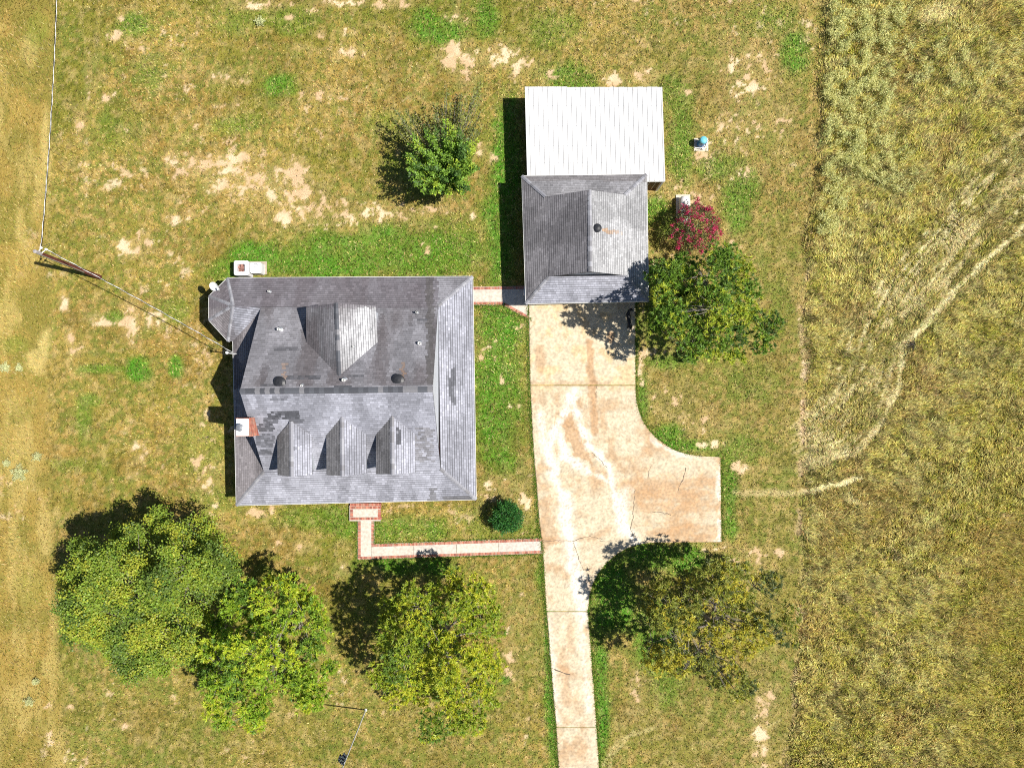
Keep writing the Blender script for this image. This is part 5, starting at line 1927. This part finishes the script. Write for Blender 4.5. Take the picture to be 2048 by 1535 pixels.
shrub("flowering_shrub", 1378, 466, 1.55, 2.6, "shrub covered in crimson pink blossom, east of the garage", "shrub", 5200, [(.17, .20, .06), (.30, .27, .10), (.09, .09, .05)], .12, .055, 130)
shrub("round_shrub", 1014, 1028, 1.03, 1.7, "clipped round dark green shrub between the house and the driveway", "shrub", 7000, [(.05, .19, .035), (.10, .28, .05), (.03, .11, .03)], .13, .05)

# pale weeds in the pasture and lawn
WEEDS = [(42, 945, .45, "large pale green weed in the left pasture"), (78, 912, .24, "small pale weed right of the large pasture weed"), (14, 735, .28, "pale weed at the left picture edge below the pole"), (42, 735, .20, "small pale weed in yellow grass beside the left edge"), (522, 46, .26, "pale weed in the back lawn near the top edge"), (62, 1400, .26, "pale weed at the lower left below the largest tree"), (18, 925, .2, "tiny pale weed left of the large pasture weed"), (76, 1360, .18, "tiny pale weed above the lower left weed")]
for px, py, r, lab in WEEDS:
    base = P(px, py)
    n = int(420 * r / .3)
    ang = RNG.uniform(0, 2 * PI, n)
    rad = r * np.sqrt(RNG.uniform(0, 1, n)) * (1 + .4 * np.sin(ang * 5))
    pos = np.stack([base.x + rad * np.cos(ang), base.y + rad * np.sin(ang), RNG.uniform(.03, .32, n)], -1)
    dv = rand_unit(n)
    dv[:, 2] = np.abs(dv[:, 2]) * .5
    dv /= np.linalg.norm(dv, axis=1)[:, None]
    cc = np.array([.58, .60, .30]) * RNG.normal(1, .2, (n, 1))
    V, F, CC = leaf_quads(pos, dv, RNG.uniform(.06, .13, n), RNG.uniform(.03, .05, n), np.clip(cc, .02, .8), roll=np.array([.2, 0, 1]) + RNG.normal(0, .5, (n, 3)))
    o = bpy.data.objects.new("weed", np_mesh("weed", V - np.array(base), F, CC, M['leaf']))
    C.objects.link(o)
    o.location = base
    tag(o, lab, "weed", "pale weeds in the grass")


# grey-green weeds thick along the field's north-west corner
def field_weeds():
    n0 = 2600
    px, py = RNG.uniform(1600, 2080, n0 * 6), RNG.uniform(-60, 520, n0 * 6)
    k = (samp(weedy, px, py) * samp(field, px, py) * sst(.42, .58, samp(n_sml, px, py)) > RNG.uniform(.1, 1, len(px)))
    px, py = px[k][:n0], py[k][:n0]
    per = 18
    bx, by = (px - NX) / S, (NY - py) / S
    z = RNG.uniform(.25, .65, len(px))
    pos = np.repeat(np.stack([bx, by, z], -1), per, 0) + RNG.normal(0, .09, (len(px) * per, 3))
    pos[:, 2] = np.maximum(pos[:, 2], .1)
    n = len(pos)
    dv = rand_unit(n) + np.array([0, 0, .4])
    dv /= np.linalg.norm(dv, axis=1)[:, None]
    tone = np.repeat(np.array([(.68, .66, .25), (.52, .55, .22), (.78, .72, .28)])[RNG.integers(0, 3, len(px))], per, 0)
    cc = np.clip(tone * RNG.normal(1, .18, (n, 1)), .02, .8)
    V, F, CC = leaf_quads(pos, dv, RNG.uniform(.10, .2, n), RNG.uniform(.03, .05, n), cc, roll=np.array([.2, 0, 1]) + RNG.normal(0, .5, (n, 3)))
    o = bpy.data.objects.new("field_weeds", np_mesh("field_weeds", V, F, CC, M['leaf']))
    C.objects.link(o)
    tag(o, "grey-green weeds standing in the hayfield's upper corner", None, kind="stuff")


field_weeds()
m = MB()
tb = P(1830, 690)
for k in range(14):
    a = random.uniform(2.2, 4.1)
    L = random.uniform(.35, .9)
    p1 = tb + Vector((math.cos(a) * L * .5, math.sin(a) * L * .4, random.uniform(.1, .35)))
    m.tube([tb + Vector((0, 0, -.03)), p1, p1 + Vector((math.cos(a + random.uniform(-.5, .5)) * L * .5, math.sin(a) * L * .3, random.uniform(-.05, .2)))], [.03, .02, .008], 5)
tag(m.build("dead_bush", M['twig'], None, tb), "dark leafless dead bush in the hayfield beside the pale tracks", "bush")


# ------------------------------------------------------------------ black dog on the driveway
def dog():
    z0 = .045
    w = lambda x, y, z: P(x, y, z)
    nodes = [  # px, py, z, radius
        (1259.5, 651, .56, .115), (1258.5, 645, .58, .12), (1257.5, 638, .58, .125), (1256.5, 631, .58, .145), (1256.5, 627, .60, .135),   # 0-4 pelvis..withers
        (1257.5, 622.5, .68, .09), (1259.5, 619, .76, .085),                  # 5,6 neck
        (1262.5, 618.8, .80, .095), (1265, 620, .78, .07), (1267.3, 621.2, .75, .042),   # 7 skull, 8 brow, 9 muzzle
        (1256.3, 652, .42, .075), (1255.6, 654.5, .27, .045), (1255.4, 655.8, .15, .032), (1255.3, 654.6, .085, .034),   # left hind
        (1262.0, 652, .42, .08), (1262.6, 656.0, .27, .047), (1262.8, 657.5, .15, .032), (1262.8, 656.2, .085, .034),   # right hind
        (1254.0, 628, .40, .06), (1253.4, 627, .22, .036), (1253.4, 626.6, .085, .034),   # left fore
        (1259.4, 629, .40, .06), (1260.2, 630, .22, .036), (1260.3, 630.8, .085, .034),   # right fore
        (1261.0, 656, .58, .034), (1263.2, 662, .50, .024), (1266, 667.5, .42, .018), (1268.3, 672.5, .40, .012)]   # tail
    edges = [(0, 1), (1, 2), (2, 3), (3, 4), (4, 5), (5, 6), (6, 7), (7, 8), (8, 9), (0, 10), (10, 11), (11, 12), (12, 13), (0, 14), (14, 15), (15, 16), (16, 17), (3, 18), (18, 19), (19, 20), (3, 21), (21, 22), (22, 23), (0, 24), (24, 25), (25, 26), (26, 27)]
    b = P(1258, 640)
    me = bpy.data.meshes.new("dog")
    me.from_pydata([tuple(w(x, y, z) - b + Vector((0, 0, -.0))) for x, y, z, r in nodes], edges, [])
    o = bpy.data.objects.new("dog", me)
    C.objects.link(o)
    o.location = b
    sk = o.modifiers.new("skin", 'SKIN')
    for i, s_ in enumerate(me.skin_vertices[0].data):
        s_.radius = (nodes[i][3],) * 2
        s_.use_root = (i == 0)
    sk.use_smooth_shade = True
    sb = o.modifiers.new("smooth", 'SUBSURF')
    sb.levels = sb.render_levels = 2
    me.materials.append(M['dog'])
    tag(o, "black dog walking on the shaded driveway, head turned right, tail out behind", "dog")
    e = MB()
    for s_, (ex, ey) in ((-1, (1262.2, 616.6)), (1, (1261.6, 621.4))):
        c_ = w(ex, ey, .80)
        e.lathe(c_ - Vector((0, 0, .1)), [(.015, 0), (.04, .04), (.035, .08), (.01, .10)], 8)
    ORG[o.name] = tuple(b)
    e.build("ears", M['dog'], o)


dog()

for ob in list(bpy.data.objects):
    if ob.type == 'MESH' and ob.parent is None and "kind" not in ob and "label" not in ob:
        print("untagged", ob.name)
